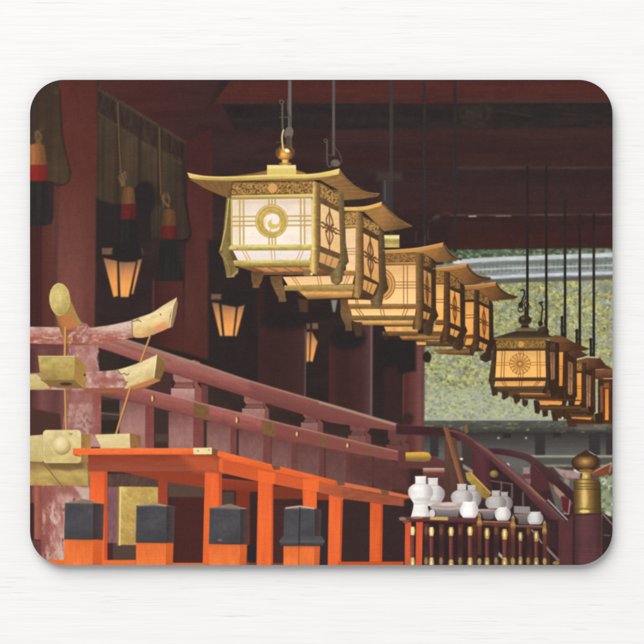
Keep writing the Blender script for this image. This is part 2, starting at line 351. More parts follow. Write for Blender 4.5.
def double(q, u0, v0, u1, v1, gap, wd, c, vert, soft=.3, op=.9, k=2):
    """k parallel lattice lines across the quad"""
    for j in range(k):
        o = (j - (k - 1) / 2) * gap
        a = qd(q, u0 + (o if vert else 0), v0 + (0 if vert else o)); b = qd(q, u1 + (o if vert else 0), v1 + (0 if vert else o))
        line([a, b], wd, c, soft=soft, op=op)
def scroll(q, n, c, seed, wd=.8, op=.85, flower=None):
    rng = np.random.default_rng(seed)
    h = math.dist(q[0], q[3])
    d = tuple(np.array(c) * .52)
    fill(q, d, soft=.5, op=.8, w=[(tuple(np.array(c) * .8), h * .2, h * .18, .56, seed, .3)])
    for i in range(n):
        for v in (.3, .7):
            cx, cy = qd(q, (i + .5 + .2 * (rng.random() - .5)) / n, v + .1 * (rng.random() - .5))
            r = h * (.16 + .07 * rng.random()); a0 = rng.random() * 6.28
            line([(cx + r * math.cos(a0 + t * .7) * (1 - t * .07), cy + r * math.sin(a0 + t * .7) * (1 - t * .07)) for t in range(8)], wd * .95, c, soft=.4, op=op * .9)
        if rng.random() < .7:
            cx, cy = qd(q, (i + rng.random()) / n, .15 + .7 * rng.random()); fill(ell(cx, cy, wd * .8), c, soft=.3, op=op)
    if flower:
        cx, cy = qd(q, .5, .5); fill(ell(cx, cy, h * .34, h * .36), flower, soft=.5, op=.9)
        for k in range(6): fill(ell(cx + h * .26 * math.cos(k * 1.047), cy + h * .26 * math.sin(k * 1.047), h * .1), c, soft=.3)
def diamond_flower(q, c, wd=.9, op=.9):
    """the pointed openwork flower of the side panes"""
    line([qd(q, .46, 0), qd(q, .46, 1)], wd, c, soft=.3, op=op)
    for s in (-1, 1):
        for v0, v1 in ((.12, .5), (.5, .88)):
            line(sp([qd(q, .46, v0), qd(q, .46 + s * .17, v0 + (v1 - v0) * (.6 if v0 < .3 else .4)), qd(q, .46 + s * .03, v1)]), wd, c, soft=.3, op=op)
        for v in (.46, .54):
            line([qd(q, .46 + s * .12, v), qd(q, .46 + s * .5, v)], wd, c, soft=.3, op=op)
        line(sp([qd(q, .46 + s * .34, .43), qd(q, .46 + s * .2, .5), qd(q, .46 + s * .34, .57)]), wd, c, soft=.3, op=op)
    cx, cy = qd(q, .46, .5); r = abs(q[1][0] - q[0][0]) * .15
    fill(ell(cx, cy, r), c, soft=.5, op=op)
    for k in range(4): fill(ell(cx + r * 1.5 * math.cos(k * 1.57 + .78), cy + r * 1.5 * math.sin(k * 1.57 + .78), r * .5), c, soft=.4, op=op)
def ogee(tx, ty, bx, by, w0, w1, w2):
    pts = [(tx + (bx - tx) * (t * t * (3 - 2 * t)), ty + (by - ty) * t) for t in np.linspace(0, 1, 12)]
    return band(pts, [w0, w0 * .97, w1, w1 * .96, w2 * .9, w2])
NZ = [(.10, 5, 2.2, 81), (.05, 1.5, 1.5, 281)]

TINT = gold_ink
# ---------------- the far row, right: from the farthest to the nearest
part('printed_hanging_lantern', 'lantern cut off by the right edge of the pad')
pc('roof', [(588, 371), (603, 368.5), (618, 369), (618, 379), (588, 379)], V(368, 379, (122, 82, 64), (86, 54, 42)), soft=.5, n=NZ)
line([(592, 369.6), (606, 368.4)], 1.2, (196, 186, 170), soft=.4); line([(604, 379), (618, 379)], 1.7, (206, 184, 168), soft=.4)
pc('corner_post', rc(598, 379, 618, 424), Hz(598, 618, (62, 42, 34), (80, 52, 38), (54, 38, 34)), soft=.6, n=NZ)
pc('lit_pane', rc(605, 389, 608.6, 420), V(389, 420, (190, 120, 60), (220, 146, 66)), soft=.5)
pc('side_pane', [(600, 386), (603, 386), (603, 418), (600.5, 416)], (120, 78, 60), soft=.5); fill(rc(604, 383, 609, 388), (130, 84, 54), soft=.7, n=(.2, 1.5, 1.5, 82))
pc('foot', [(594, 414), (603, 412), (603, 424), (596, 424)], (56, 40, 34), soft=.6)

def far_lantern(x, label, roof, fr, pane, posts, sp_, low, foot, lo2, pal):
    part('printed_hanging_lantern', label)
    wood, wood2, lit0, lit1, side = pal
    xa, xb = pane[0][0], posts[-1][1][0]; yb = foot[-1][-1][1] - 4; pc('inner_frame', [(xa - 1, pane[0][1] - 8), (xb, sp_[0][1] - 6), (xb, yb), (xa - 2, pane[2][1] + 12)], (60, 43, 35), soft=.6)
    pc('roof', roof, G(roof[0], (roof[0][0] + 20, roof[0][1] + 14), (0, (104, 86, 62)), (.5, (104, 70, 50)), (1, (74, 50, 40))), soft=.5, n=NZ)
    pc('corner_post', *posts[:1], Hz(posts[0][0][0], posts[0][1][0], wood2, wood, wood2), soft=.5, n=NZ)
    for p in posts[1:]: pc('corner_post', p, Hz(p[0][0], p[1][0], wood2, wood, wood2), soft=.5, n=NZ)
    if fr:
        pc('frieze', fr, (112, 74, 44), soft=.5); scroll(fr, 2, (198, 150, 84), int(x), .6)
    pc('lit_pane', pane, V(pane[0][1], pane[2][1], lit0, lit1), soft=.4)
    for v in (.42, .5): line([qd(pane, 0, v), qd(pane, 1, v)], .5, (110, 66, 36), soft=.35, op=.8)
    pc('side_pane', sp_, V(sp_[0][1], sp_[2][1], side, (160, 120, 88)), soft=.5, n=(.16, 1.4, 3, 83)); a_, b_ = qd(sp_, .5, .05), qd(sp_, .5, .95); line([a_, b_], .7, (84, 60, 46), soft=.4, op=.7); line([qd(sp_, 0, .5), qd(sp_, 1, .5)], .8, (84, 60, 46), soft=.4, op=.6)
    for p in low: pc('lower_pane', p, V(p[0][1], p[2][1], (206, 132, 62), (222, 156, 84)), soft=.45)
    for p in foot: pc('foot', p, (54, 42, 36), soft=.55, n=NZ)
    for p in lo2: pc('bottom_rail', p, V(p[0][1], p[2][1], (64, 47, 37), (98, 70, 48), (50, 40, 35)), soft=.5)
PALR = ((74, 52, 40), (48, 38, 34), (214, 150, 76), (208, 134, 58), (124, 92, 72))
def hookset(x, y0, y1, c=(40, 37, 36)):
    part('printed_lantern_hook'); p = band([(x - 3, y0), (x - 3, y1)], 2.4); own(p, ell(x - 3, y0, 1.9, n=10)); fill(p, c, soft=.5); fill(ell(x - 3, y0 - .5, 1.6), c, soft=.5); line([(x - 3, y0 + 8), (x, y0 + 9)], 1, c, soft=.4)
    line(sp([(x - 3, y1), (x - 1, y1 - 5), (x, y1 - 8)]), 1.3, c, soft=.4)
for x, y0, y1 in ((593.8, 340, 359), (579.8, 331, 350), (565, 318, 338)): hookset(x, y0, y1)

far_lantern(592, 'fourth lantern of the right-hand row, with a pale roof edge', [(572, 359.5), (586, 356.2), (600, 358), (606, 365), (612, 369), (602, 369), (593, 369.5), (592, 371), (576, 366)],
            [(575.5, 363.5), (582, 363), (582, 371), (575.5, 371)], [(575.5, 373), (581.5, 373), (581.5, 404), (576, 404)],
            [[(581.5, 363), (586, 363), (586, 412), (580, 414)], [(591, 368), (595, 368), (595.5, 412), (590.5, 414)]],
            [(586, 374), (591, 376), (590.5, 410), (586.5, 408)], [[(575, 397), (581, 397), (580, 404.5), (574, 404.5)]],
            [[(580, 402), (586, 404), (585, 414), (579, 413)], [(588, 406), (595, 408), (593, 419), (585, 416)]], [[(571, 412), (594, 416), (596, 424), (570, 422)]], PALR)
line([(575, 360.2), (586, 357), (598, 357.5)], 1.6, (176, 170, 150), soft=.5)
far_lantern(575, 'third lantern of the right-hand row', [(556, 343), (563, 344), (575, 345), (579, 350), (588, 355), (583, 357), (575, 358.5), (566, 352)],
            [(559.5, 351), (563.8, 351), (563.8, 357), (559.5, 357)], [(559, 355.5), (563.6, 355.5), (563, 387), (559, 387)],
            [[(563.5, 351), (568.5, 351), (568, 398), (563, 400)], [(572.8, 357), (576.5, 357), (577, 398), (572.5, 400)]],
            [(568, 361), (573, 363), (572.5, 396), (568, 394)], [[(559, 387), (562, 387), (560, 393.5), (557.5, 393.5)], [(574.5, 397), (581, 397), (579.5, 404.5), (574, 404.5)]],
            [[(562, 393), (568, 394), (566.5, 403), (561, 402)], [(568, 396), (577, 392), (574, 407), (568.5, 406)]], [[(548, 404), (588, 408), (590, 414), (552, 413)]], PALR)
far_lantern(560, 'second lantern of the right-hand row, behind the flower-crest lantern', [(549, 338), (555, 335), (563, 336.5), (575, 343), (590, 349), (582, 351), (560, 351.5), (551, 346)],
            None, [(559, 352), (563.2, 352), (562.5, 386), (559, 386)],
            [[(554.5, 343), (559.3, 343), (558.5, 398), (553, 402)], [(563, 352), (566, 352), (566, 398), (562, 400)]],
            [(549.5, 352), (555, 352), (554.5, 380), (550.5, 380)], [[(538, 400.5), (562, 401), (562, 404.7), (541, 404.7)], [(570, 417), (592, 417.5), (590, 420.5), (571, 420)]],
            [[(533.5, 400), (539, 401), (541, 408), (539, 414), (535, 413)], [(542, 410), (548, 410), (548, 416), (543, 417)], [(551, 412), (558, 413), (558, 421), (553, 421)]],
            [[(534, 398), (582, 400), (582, 401), (536, 400.5)], [(538, 405), (582, 406), (580, 410.5), (541, 410)]], PALR)
fill([(566, 418), (594, 420), (594, 427), (568, 427)], (70, 49, 39), soft=.7, n=NZ); fill([(553, 410), (570, 412), (572, 420), (556, 418)], (64, 48, 39), soft=.8)
fill(ell(562.5, 418, 1.2), (205, 195, 180), soft=.6); fill(rc(577, 424, 606, 430), (110, 108, 104), soft=1.5, op=.6)

# hooks and bulbs over the two nearest of the right row
part('printed_lantern_hook'); c = (44, 40, 38)
own(ell(543, 331, 6, 5), band([(541, 302), (542, 325)], 3))
fill([(536, 338), (538, 333), (548, 333), (551, 338)], c, soft=.5); fill(ell(543, 331.3, 5.8, 4.8), R(541, 329, 8, 7, (0, (78, 64, 52)), (1, (38, 35, 34))), soft=.5)
fill(ell(540.5, 323.5, 2.4, 2.8), c, soft=.5); line(sp([(541, 303), (542.5, 308), (541.5, 316), (541, 324)]), 1.5, c, soft=.4); line(sp([(546, 318), (544.5, 322), (546, 326)]), 1.2, c, soft=.4)
line([(539.5, 303), (542.5, 302)], 1.8, c, soft=.5); line([(542, 310), (546, 309)], .9, c, soft=.4)
part('printed_hanging_lantern', 'nearest lantern of the right-hand row, with a sixteen-petal flower crest')
# (its finial and hook)
pc('inner_frame', [(545, 340), (559, 343), (558, 394), (546, 390)], (58, 43, 36), soft=.6)
pc('finial', [(516, 332.5), (516.5, 328.5), (521, 327.5), (522, 325)] + [(525 + 6.6 * math.cos(a), 320.3 - 5.2 * math.sin(a)) for a in np.linspace(math.pi * 1.15, -math.pi * .15, 16)] + [(528, 325), (529, 327.5), (536, 328.5), (537, 332.5)],
   V(314, 333, (62, 52, 44), (46, 40, 36), (74, 64, 50), (104, 92, 66)), soft=.5)
fill(ell(523, 318.5, 2, 1.4), (96, 80, 60), soft=.8); fill(rc(516.5, 328.4, 535.5, 331.2), (104, 98, 74), soft=.5); fill(rc(521, 325.6, 529, 327.4), (40, 36, 34), soft=.4)
sub('hook', band(sp([(522, 289), (524.5, 292), (522, 299), (520, 305), (520.5, 311)]), 3.4), ell(526, 305.5, 3.4, 3.6, n=12))
line(sp([(521, 290.5), (523.5, 290), (524.5, 294), (522.5, 299), (520.6, 304)]), 1.7, c, soft=.4); fill(ell(520.8, 305, 2.6, 3.2), c, soft=.5)
loop(ell(520.5, 309.5, 2.5, 2.6), 1, c); loop(ell(526.6, 305, 2.2, 3), 1.2, c); line([(525, 308), (525.5, 315)], 1.8, c, soft=.4); line(sp([(523, 302), (525, 299), (526, 296)]), 1, c, soft=.4)
p = [(492.5, 338), (500, 335.6), (509, 333), (516, 331.2), (537, 331.2), (546, 334), (554, 337), (553, 339.2), (493, 340)]
pc('roof', p, V(331, 340, (58, 48, 42), (62, 52, 42), (94, 76, 54)), soft=.45, n=NZ)
line([(493, 339), (553, 338.2)], 1.5, (112, 92, 62), soft=.5)
pc('corner_post', [(493, 340), (497, 340), (496, 378), (493, 392), (488.5, 381), (490.8, 366)], Hz(488, 497, (48, 40, 36), (74, 60, 46), (44, 36, 34)), soft=.45, n=NZ)
q = [(496.3, 340.3), (546, 339.6), (545.4, 348.6), (496.3, 348.8)]
pc('frieze', q, V(340, 349, (86, 62, 40), (104, 74, 44)), soft=.4); scroll(q, 14, (186, 146, 80), 90, .65, .85, (206, 146, 70))
fill(rc(496, 348.6, 546, 351), (72, 54, 40), soft=.4)
q = [(496.8, 351), (545.3, 350.6), (546, 377.3), (495.2, 377.6)]
pc('paper_panel', q, V(351, 377, (206, 164, 104), (226, 176, 108), (232, 178, 104)), soft=.35, n=(.04, 6, 6, 91)); pn = q
for u in (.14, .86): double(q, u, 0, u, 1, .055, .75, (112, 78, 44), True)
for a, b in ((0, .30), (.70, 1)): double(q, a, .49, b, .49, .10, .7, (150, 108, 58), False)
double(q, .5, 0, .5, .14, .045, .7, (120, 84, 46), True, k=3); double(q, .5, .84, .5, 1, .045, .7, (120, 84, 46), True, k=3)
fill(ell(520, 363.9, 10.6, 10.3), (206, 156, 92), soft=.4); loop(ell(520, 363.9, 10.2, 9.9), .9, (126, 88, 48))
for k in range(16):
    a = k * math.pi / 8
    line([(520 + 2.8 * math.cos(a), 363.9 + 2.8 * math.sin(a)), (520 + 9 * math.cos(a), 363.9 + 8.8 * math.sin(a))], .65, (128, 88, 48), soft=.3)
    fill(ell(520 + 9.6 * math.cos(a + .196), 363.9 + 9.3 * math.sin(a + .196), .9), (222, 172, 106), soft=.4)
loop(ell(520, 363.9, 2.3), .8, (120, 82, 44))
pc('rail', [(494.5, 377.5), (547, 377.2), (548, 380.8), (493, 381.2)], V(377, 381, (92, 74, 50), (56, 44, 36)), soft=.4)
q = [(495.5, 381.2), (546, 381), (542.5, 386), (498, 386.4)]
pc('lower_panel', q, V(381, 386, (208, 148, 80), (222, 166, 98)), soft=.35)
for u in (.14, .5, .86): double(q, u, 0, u + (.5 - u) * .1, 1, .05, .7, (110, 76, 42), True)
pc('rail', [(494, 386.4), (546, 386), (547, 391.2), (494.5, 391.6)], V(386, 392, (92, 76, 54), (64, 50, 40)), soft=.4)
pc('bottom_rail', [(498, 391.6), (552, 391.4), (556, 399), (516, 399)], V(391, 399, (74, 50, 38), (108, 72, 48), (58, 42, 36)), soft=.5); line([(520, 393.6), (545, 393.8)], 1.1, (206, 142, 78), soft=.4)
for p in ([(490.5, 386), (496, 388), (498, 391), (497.5, 395), (492.5, 396.2)], [(502, 391), (508.5, 391), (508.6, 397), (504, 399.8), (502, 399)], [(513, 394), (520, 395), (520, 401), (516, 404), (514, 402)], [(522, 399), (528, 400), (528, 404.5), (525, 407), (522.5, 405)]):
    pc('foot', p, (58, 48, 40), soft=.5, n=NZ)
pc('corner_post', [(545.6, 340), (549.8, 341), (550.2, 378), (551, 386), (546, 394), (542, 393), (545, 386), (546.4, 378)], Hz(544, 551, (46, 38, 34), (70, 54, 42), (44, 36, 34)), soft=.45, n=NZ)
fill([(550, 343), (556, 343.5), (555.6, 351), (550, 350.5)], (78, 56, 46), soft=.6, n=(.25, 1.5, 1.5, 92))
pc('side_pane', [(549.8, 352), (555, 352), (554.6, 379), (551, 380)], V(352, 380, (116, 88, 74), (146, 106, 84), (150, 108, 80)), soft=.45, n=(.14, 1.3, 3, 93))
line([(552.4, 353), (552.6, 379)], .6, (80, 56, 46), soft=.4)
pc('corner_post', [(555, 343), (558.6, 344), (559, 380), (557, 394), (551.5, 398), (550, 392), (555, 384)], (54, 42, 37), soft=.5, n=NZ)

# ---------------- the near row: from the farthest to the nearest
def lantern(label, k):
    part('printed_hanging_lantern', label)
    w1, w2, gold, gold2, dark = k['pal']
    if 'back' in k: pc('inner_frame', k['back'], dark, soft=.6, n=NZ)
    for name, p, C in k.get('under', []): pc(name, p, C, soft=.5, n=NZ)
    if 'roof' in k:
        a, b = k['rg']; pc('roof', k['roof'], G(a, b, (0, k['rc'][0]), (.5, k['rc'][1]), (1, k['rc'][2])), soft=.55, n=[(.06, 4, 3, 94)])
        if 'redge' in k: line(sp(k['redge']), k.get('rew', 1.3), k.get('rec', (60, 46, 40)), soft=.5, op=.85)
    if 'sfr' in k: pc('side_frieze', k['sfr'], V(k['sfr'][0][1], k['sfr'][2][1], *k.get('sfc', (dark, dark))), soft=.4); scroll(k['sfr'], k.get('sfn', 3), gold2, 95, k.get('sw', .7), .8)
    if 'span' in k:
        q = k['span']; pc('side_pane', q, V(q[0][1], q[2][1], *k['sp']), soft=.35, n=[(.04, 3, 5, 96)]); diamond_flower(q, k['ink'], k.get('dw', .9))
    if 'sdark' in k:
        for q in k['sdark']: pc('side_rail', q, dark, soft=.4, n=NZ)
    if 'slow' in k:
        q = k['slow']; pc('side_lower_pane', q, V(q[0][1], q[2][1], *k['sl']), soft=.4)
        for u in k.get('slu', (.5,)): line([qd(q, u, 0), qd(q, u, 1)], 1, k['ink'], soft=.4, op=.6)
    if 'fr' in k: pc('frieze', k['fr'], V(k['fr'][0][1], k['fr'][2][1], *k['frc']), soft=.4); scroll(k['fr'], k['frn'], gold2, 97, k.get('sw', .7), .85, k.get('flower'))
    if 'bart' in k: pc('rail', k['bart'], V(k['bart'][0][1], k['bart'][2][1], gold, w1), soft=.35)
    if 'pan' in k:
        q = k['pan']; pc('paper_panel', q, V(q[0][1], q[2][1], *k['pc']), soft=.35, n=[(.03, 8, 8, 98)])
        for f in k.get('lat', []): f(q)
    for q, us in k.get('low', []):
        pc('lower_panel', q, V(q[0][1], q[2][1], *k['lc']), soft=.35)
        for u in us: double(q, u, 0, u + k.get('lean', 0) * (.5 - u), 1, k.get('lg', .05), .8, k['latc'], True, op=.8)
    for q, C in k.get('bars', []): pc('rail', q, C, soft=.35, n=NZ)
    if 'fas' in k: pc('roof_edge', k['fas'], k['fasc'], soft=.4, n=[(.05, 6, 3, 99)])
    for p, C in k.get('posts', []): pc('corner_post', p, C, soft=.45, n=NZ)
    for p, C in k.get('feet', []): pc('foot', p, C, soft=.5, n=NZ)

INK5 = (92, 56, 32)
lantern('farthest lantern of the left-hand row, above the mossy roof', dict(back=[(464, 286), (492, 297), (493, 350), (472, 352), (465, 346)], pal=((76, 54, 40), (54, 42, 36), (140, 98, 56), (176, 136, 86), (58, 44, 37)),
    under=[('bottom_rail', [(416, 341), (478, 341), (478, 347), (416, 346)], V(341, 347, (112, 78, 48), (70, 52, 40))), ('bottom_rail', [(432, 350), (472, 348), (474, 355.5), (440, 354)], V(348, 355, (96, 66, 44), (132, 96, 62), (72, 52, 40))),
           ('lower_panel', [(466, 338.5), (473, 338.5), (472, 345), (465, 345)], (206, 146, 78))],
    roof=sp([(464, 286), (480, 284.4), (495.5, 282)]) + sp([(495.5, 282), (500, 288), (508, 293.5), (517, 296.5)])[1:] + [(515, 299), (500, 300), (490, 301.5), (478, 296), (466, 290)], rg=((480, 284), (505, 300)), rc=((132, 90, 52), (114, 80, 50), (74, 55, 43)),
    redge=[(496, 283), (500, 289), (508, 294.5), (517, 297)], rew=1.8, rec=(62, 50, 46),
    fas=[(463.5, 285.8), (480, 284.2), (496, 281.6), (495.5, 285.6), (480, 288.4), (464, 289.6)], fasc=Hz(464, 496, (150, 104, 64), (172, 118, 74)),
    sfr=[(477, 291), (489.5, 298), (489.5, 306), (478, 301)], sfn=2, span=[(479.5, 304.5), (488.8, 309), (489.5, 340.5), (479.8, 336)], sp=((196, 140, 80), (206, 144, 78), (196, 134, 72)), ink=INK5, dw=.9,
    sdark=[[(478.5, 337), (490, 341), (489, 345), (478.5, 341)]], slow=[(479.5, 341.5), (487.5, 345), (485, 351), (478.8, 347.5)], sl=((190, 140, 84), (176, 126, 74)),
    fr=[(464.5, 290.5), (474.5, 290), (474.5, 299.6), (465, 300)], frc=((120, 80, 48), (134, 92, 56)), frn=3, pan=[(465.2, 302), (474.4, 302), (473.8, 334.5), (465, 335)], pc=((198, 146, 84), (220, 166, 96), (216, 160, 90)),
    lat=[lambda q: double(q, 0, .44, 1, .44, .085, .7, (92, 58, 36), False)],
    bars=[([(464.5, 335), (475, 335), (475, 338.4), (464, 338.4)], (110, 72, 44))],
    posts=[([(474.2, 290), (479.2, 290), (479.2, 336), (478, 345), (475, 352), (472.5, 356.5), (469.5, 354), (470, 347), (473, 341)], Hz(469, 479, (56, 42, 36), (84, 62, 46), (58, 44, 37))),
           ([(489, 300), (493, 304), (493.6, 338), (495.5, 342), (492, 347), (491, 360), (486, 362.5), (480.5, 360), (480, 356), (486, 351), (489, 343)], Hz(481, 495, (70, 54, 44), (56, 44, 38), (50, 40, 36)))]))
fill([(423.5, 355), (427, 351), (431, 355), (430, 362), (425.5, 362)], (50, 42, 38), soft=.8)

lantern('fourth lantern of the left-hand row, overlapping the farthest one', dict(back=[(434, 268), (462, 277), (465, 335), (452, 345), (436, 335)], pal=((82, 60, 44), (58, 46, 38), (176, 128, 66), (184, 140, 84), (64, 48, 40)),
    under=[('bottom_rail', [(398, 334), (446, 333), (446, 340), (402, 340)], V(334, 340, (104, 78, 52), (168, 122, 72), (96, 70, 48))), ('lower_panel', [(416, 342), (426, 342), (426, 345), (417, 345)], (206, 160, 98)),
           ('lower_panel', [(434, 325), (444, 325), (442, 331.5), (434, 331.5)], (216, 162, 92)), ('rail', [(432, 331.5), (444, 331.5), (443, 336), (430, 336)], (104, 76, 48))],
    roof=sp([(432, 268.5), (450, 266.5), (466.5, 263.5)]) + sp([(466.5, 263.5), (471, 270), (479, 275.5), (490.5, 277)])[1:] + [(488, 280.5), (474, 284.5), (463, 284.5), (448, 278), (434, 272)], rg=((450, 266), (478, 284)), rc=((140, 98, 56), (130, 92, 56), (86, 63, 45)),
    redge=[(467, 265), (471.5, 271), (479, 276.5), (490, 279)], rew=2.4, rec=(64, 52, 46),
    fas=[(432.5, 268), (450, 266), (467.5, 263), (466, 267), (450, 270), (433, 271)], fasc=Hz(432, 467, (166, 118, 68), (176, 124, 76)),
    sfr=[(449, 273), (462, 280), (462, 291), (450, 286)], sfn=2, span=[(450, 289.5), (460, 293.6), (460.4, 327), (450.4, 322.5)], sp=((206, 152, 88), (212, 154, 86), (202, 142, 76)), ink=INK5, dw=.95,
    sdark=[[(449.5, 323), (461, 328), (460, 332.5), (449.5, 328)]], slow=[(450.5, 328), (459.5, 331.8), (456.5, 337.5), (450, 334.5)], sl=((206, 156, 92), (190, 140, 82)),
    fr=[(434.6, 271.4), (444, 271), (444, 282), (435, 282)], frc=((124, 84, 46), (138, 96, 52)), frn=3, bart=rc(434.6, 281.6, 444, 284.4), pan=[(435, 284.4), (444.2, 284.4), (443.4, 320), (436.4, 320)], pc=((204, 158, 96), (226, 180, 112), (226, 174, 102)),
    lat=[lambda q: double(q, 0, .46, 1, .46, .08, .7, (96, 62, 38), False)],
    bars=[([(436, 320), (444.5, 320), (444.5, 324), (434.5, 324)], (122, 84, 46))],
    posts=[([(444, 271), (449.8, 272), (449.6, 322), (448, 334), (446, 341), (444, 344.5), (440, 343), (440, 337), (443.5, 330)], Hz(440, 450, (60, 46, 38), (92, 68, 48), (60, 46, 38))),
           ([(460, 282), (464.8, 286), (465, 325), (467.5, 331), (464, 337), (463, 348), (459.5, 350.5), (453, 348), (452.8, 342), (458, 338), (460.5, 330)], Hz(453, 467, (78, 60, 46), (60, 48, 40), (54, 42, 37)))]))
fill([(424, 284.5), (434, 284.5), (434, 287), (424, 287)], (160, 120, 66), soft=.5)

INK3 = (120, 78, 44)
def lat3(q):
    c3 = (110, 76, 46)
    for x in (403.6, 407.4): line([(x, 266), (x, 304)], .8, c3, soft=.35, op=.85)
    for y in (282, 285, 288): line([(394, y), (416, y)], .7, c3, soft=.35, op=.85)
    fill(ell(378, 284.5, 17.5), (200, 154, 96), soft=.5)
    for r in (17, 14, 11): loop(ell(378, 284.5, r), .9, (128, 90, 52), soft=.4, op=.9)
lantern('middle lantern of the left-hand row, with a pale roof cap and a half-hidden round crest', dict(back=[(384, 250), (434, 258), (436, 318), (422, 330), (352, 322), (345, 300), (384, 299)], pal=((104, 80, 54), (74, 58, 46), (190, 150, 88), (176, 132, 80), (66, 50, 42)),
    under=[('cap', rc(382, 235, 399.4, 247.5), V(235, 247.5, (214, 206, 150), (222, 214, 160), (150, 138, 84), (156, 142, 84), (182, 168, 104), (186, 172, 106))),
           ('bottom_rail', [(345, 317), (416, 317), (418, 326.5), (362, 325)], V(319, 326, (120, 88, 52), (212, 170, 108), (176, 132, 78), (92, 68, 46))),
           ('lower_panel', [(384, 326.5), (418, 326.5), (418, 331.5), (386, 331.5)], V(326, 332, (206, 160, 96), (218, 172, 108))), ('rail', [(382, 331.5), (418, 331.5), (418, 336), (383, 336)], V(331, 336, (128, 100, 62), (90, 68, 46)))],
    roof=sp([(383, 250), (415, 248.5), (443, 242.6)]) + sp([(443, 242.6), (447, 249), (452, 254.5), (460, 258.5)])[1:] + [(456, 261), (437, 262.5), (432, 258), (416, 252.5), (384, 254)], rg=((420, 247), (450, 262)), rc=((156, 114, 66), (140, 102, 62), (100, 75, 50)),
    redge=[(444, 243.5), (447.5, 250), (452, 255.5), (461, 259.5)], rew=2, rec=(58, 46, 42),
    fas=sp([(382, 250), (415, 247.8), (443.4, 242.4)]) + sp([(442.4, 246.8), (415, 252), (382, 253.6)]), fasc=Hz(383, 443, (172, 132, 82), (186, 140, 88), (182, 132, 80)),
    sfr=[(423, 253), (431.5, 258), (431.5, 268), (423, 266)], sfn=1, sfc=((56, 44, 38), (62, 48, 40)), span=[(423.4, 269.5), (431.4, 274), (431.2, 308), (424.2, 303)], sp=((168, 126, 84), (180, 136, 86), (164, 116, 70)), ink=(84, 58, 40), dw=.9,
    sdark=[[(422, 304), (431.5, 309), (430, 313), (422, 309)]], slow=[(423.4, 311), (430.4, 314), (428.6, 320), (423, 318.4)], sl=((186, 142, 84), (170, 124, 70)),
    fr=[(385, 253.6), (416, 252.6), (416, 262), (385.4, 262.6)], frc=((136, 94, 58), (146, 102, 62)), frn=9, bart=[(385, 262.6), (416, 262), (416, 265), (385, 265.4)],
    pan=[(385, 265.4), (416, 265), (416, 304), (385, 304)], pc=((208, 168, 120), (230, 190, 138), (240, 200, 146)), lat=[lat3], sw=.7,
    low=[([(346, 299.5), (386, 299.5), (386, 304), (346, 304)], (.26, .74)), ([(347.5, 308.8), (416, 308.8), (415, 315.6), (351, 315.6)], (.14, .5, .86))], lc=((226, 182, 126), (242, 204, 150)), latc=(112, 78, 46), lg=.045, lean=.1,
    bars=[([(344.5, 303.8), (417.5, 303.8), (417.5, 308.6), (346, 308.8)], V(304, 309, (150, 116, 70), (112, 84, 52))), ([(348.5, 315.6), (416, 315.6), (416, 320), (351, 320.4)], V(315, 320, (134, 112, 68), (104, 84, 52)))],
    posts=[([(415.6, 252.5), (423.2, 253.5), (423.4, 305), (423, 318), (420, 330.5), (412.5, 329), (413, 322), (416.5, 314)], Hz(413, 424, (76, 58, 42), (134, 104, 66), (100, 76, 52), (66, 51, 40))),
           ([(431, 261), (435.8, 264), (436, 309), (438.5, 316), (434, 322), (432, 334), (428.5, 336), (424, 334), (423, 325), (428.5, 320), (431.5, 311)], Hz(424, 438, (78, 62, 48), (66, 52, 42), (56, 44, 38)))],
    feet=[(ogee(344, 299, 348.8, 331, 8, 11, 7), V(300, 331, (100, 76, 52), (112, 88, 62), (92, 72, 54)))]))
fill([(352, 322), (362, 322), (362, 336), (356, 337)], (74, 56, 46), soft=1); fill([(384, 332), (388, 333), (388, 340), (384, 340)], (60, 48, 40), soft=1, op=.6)

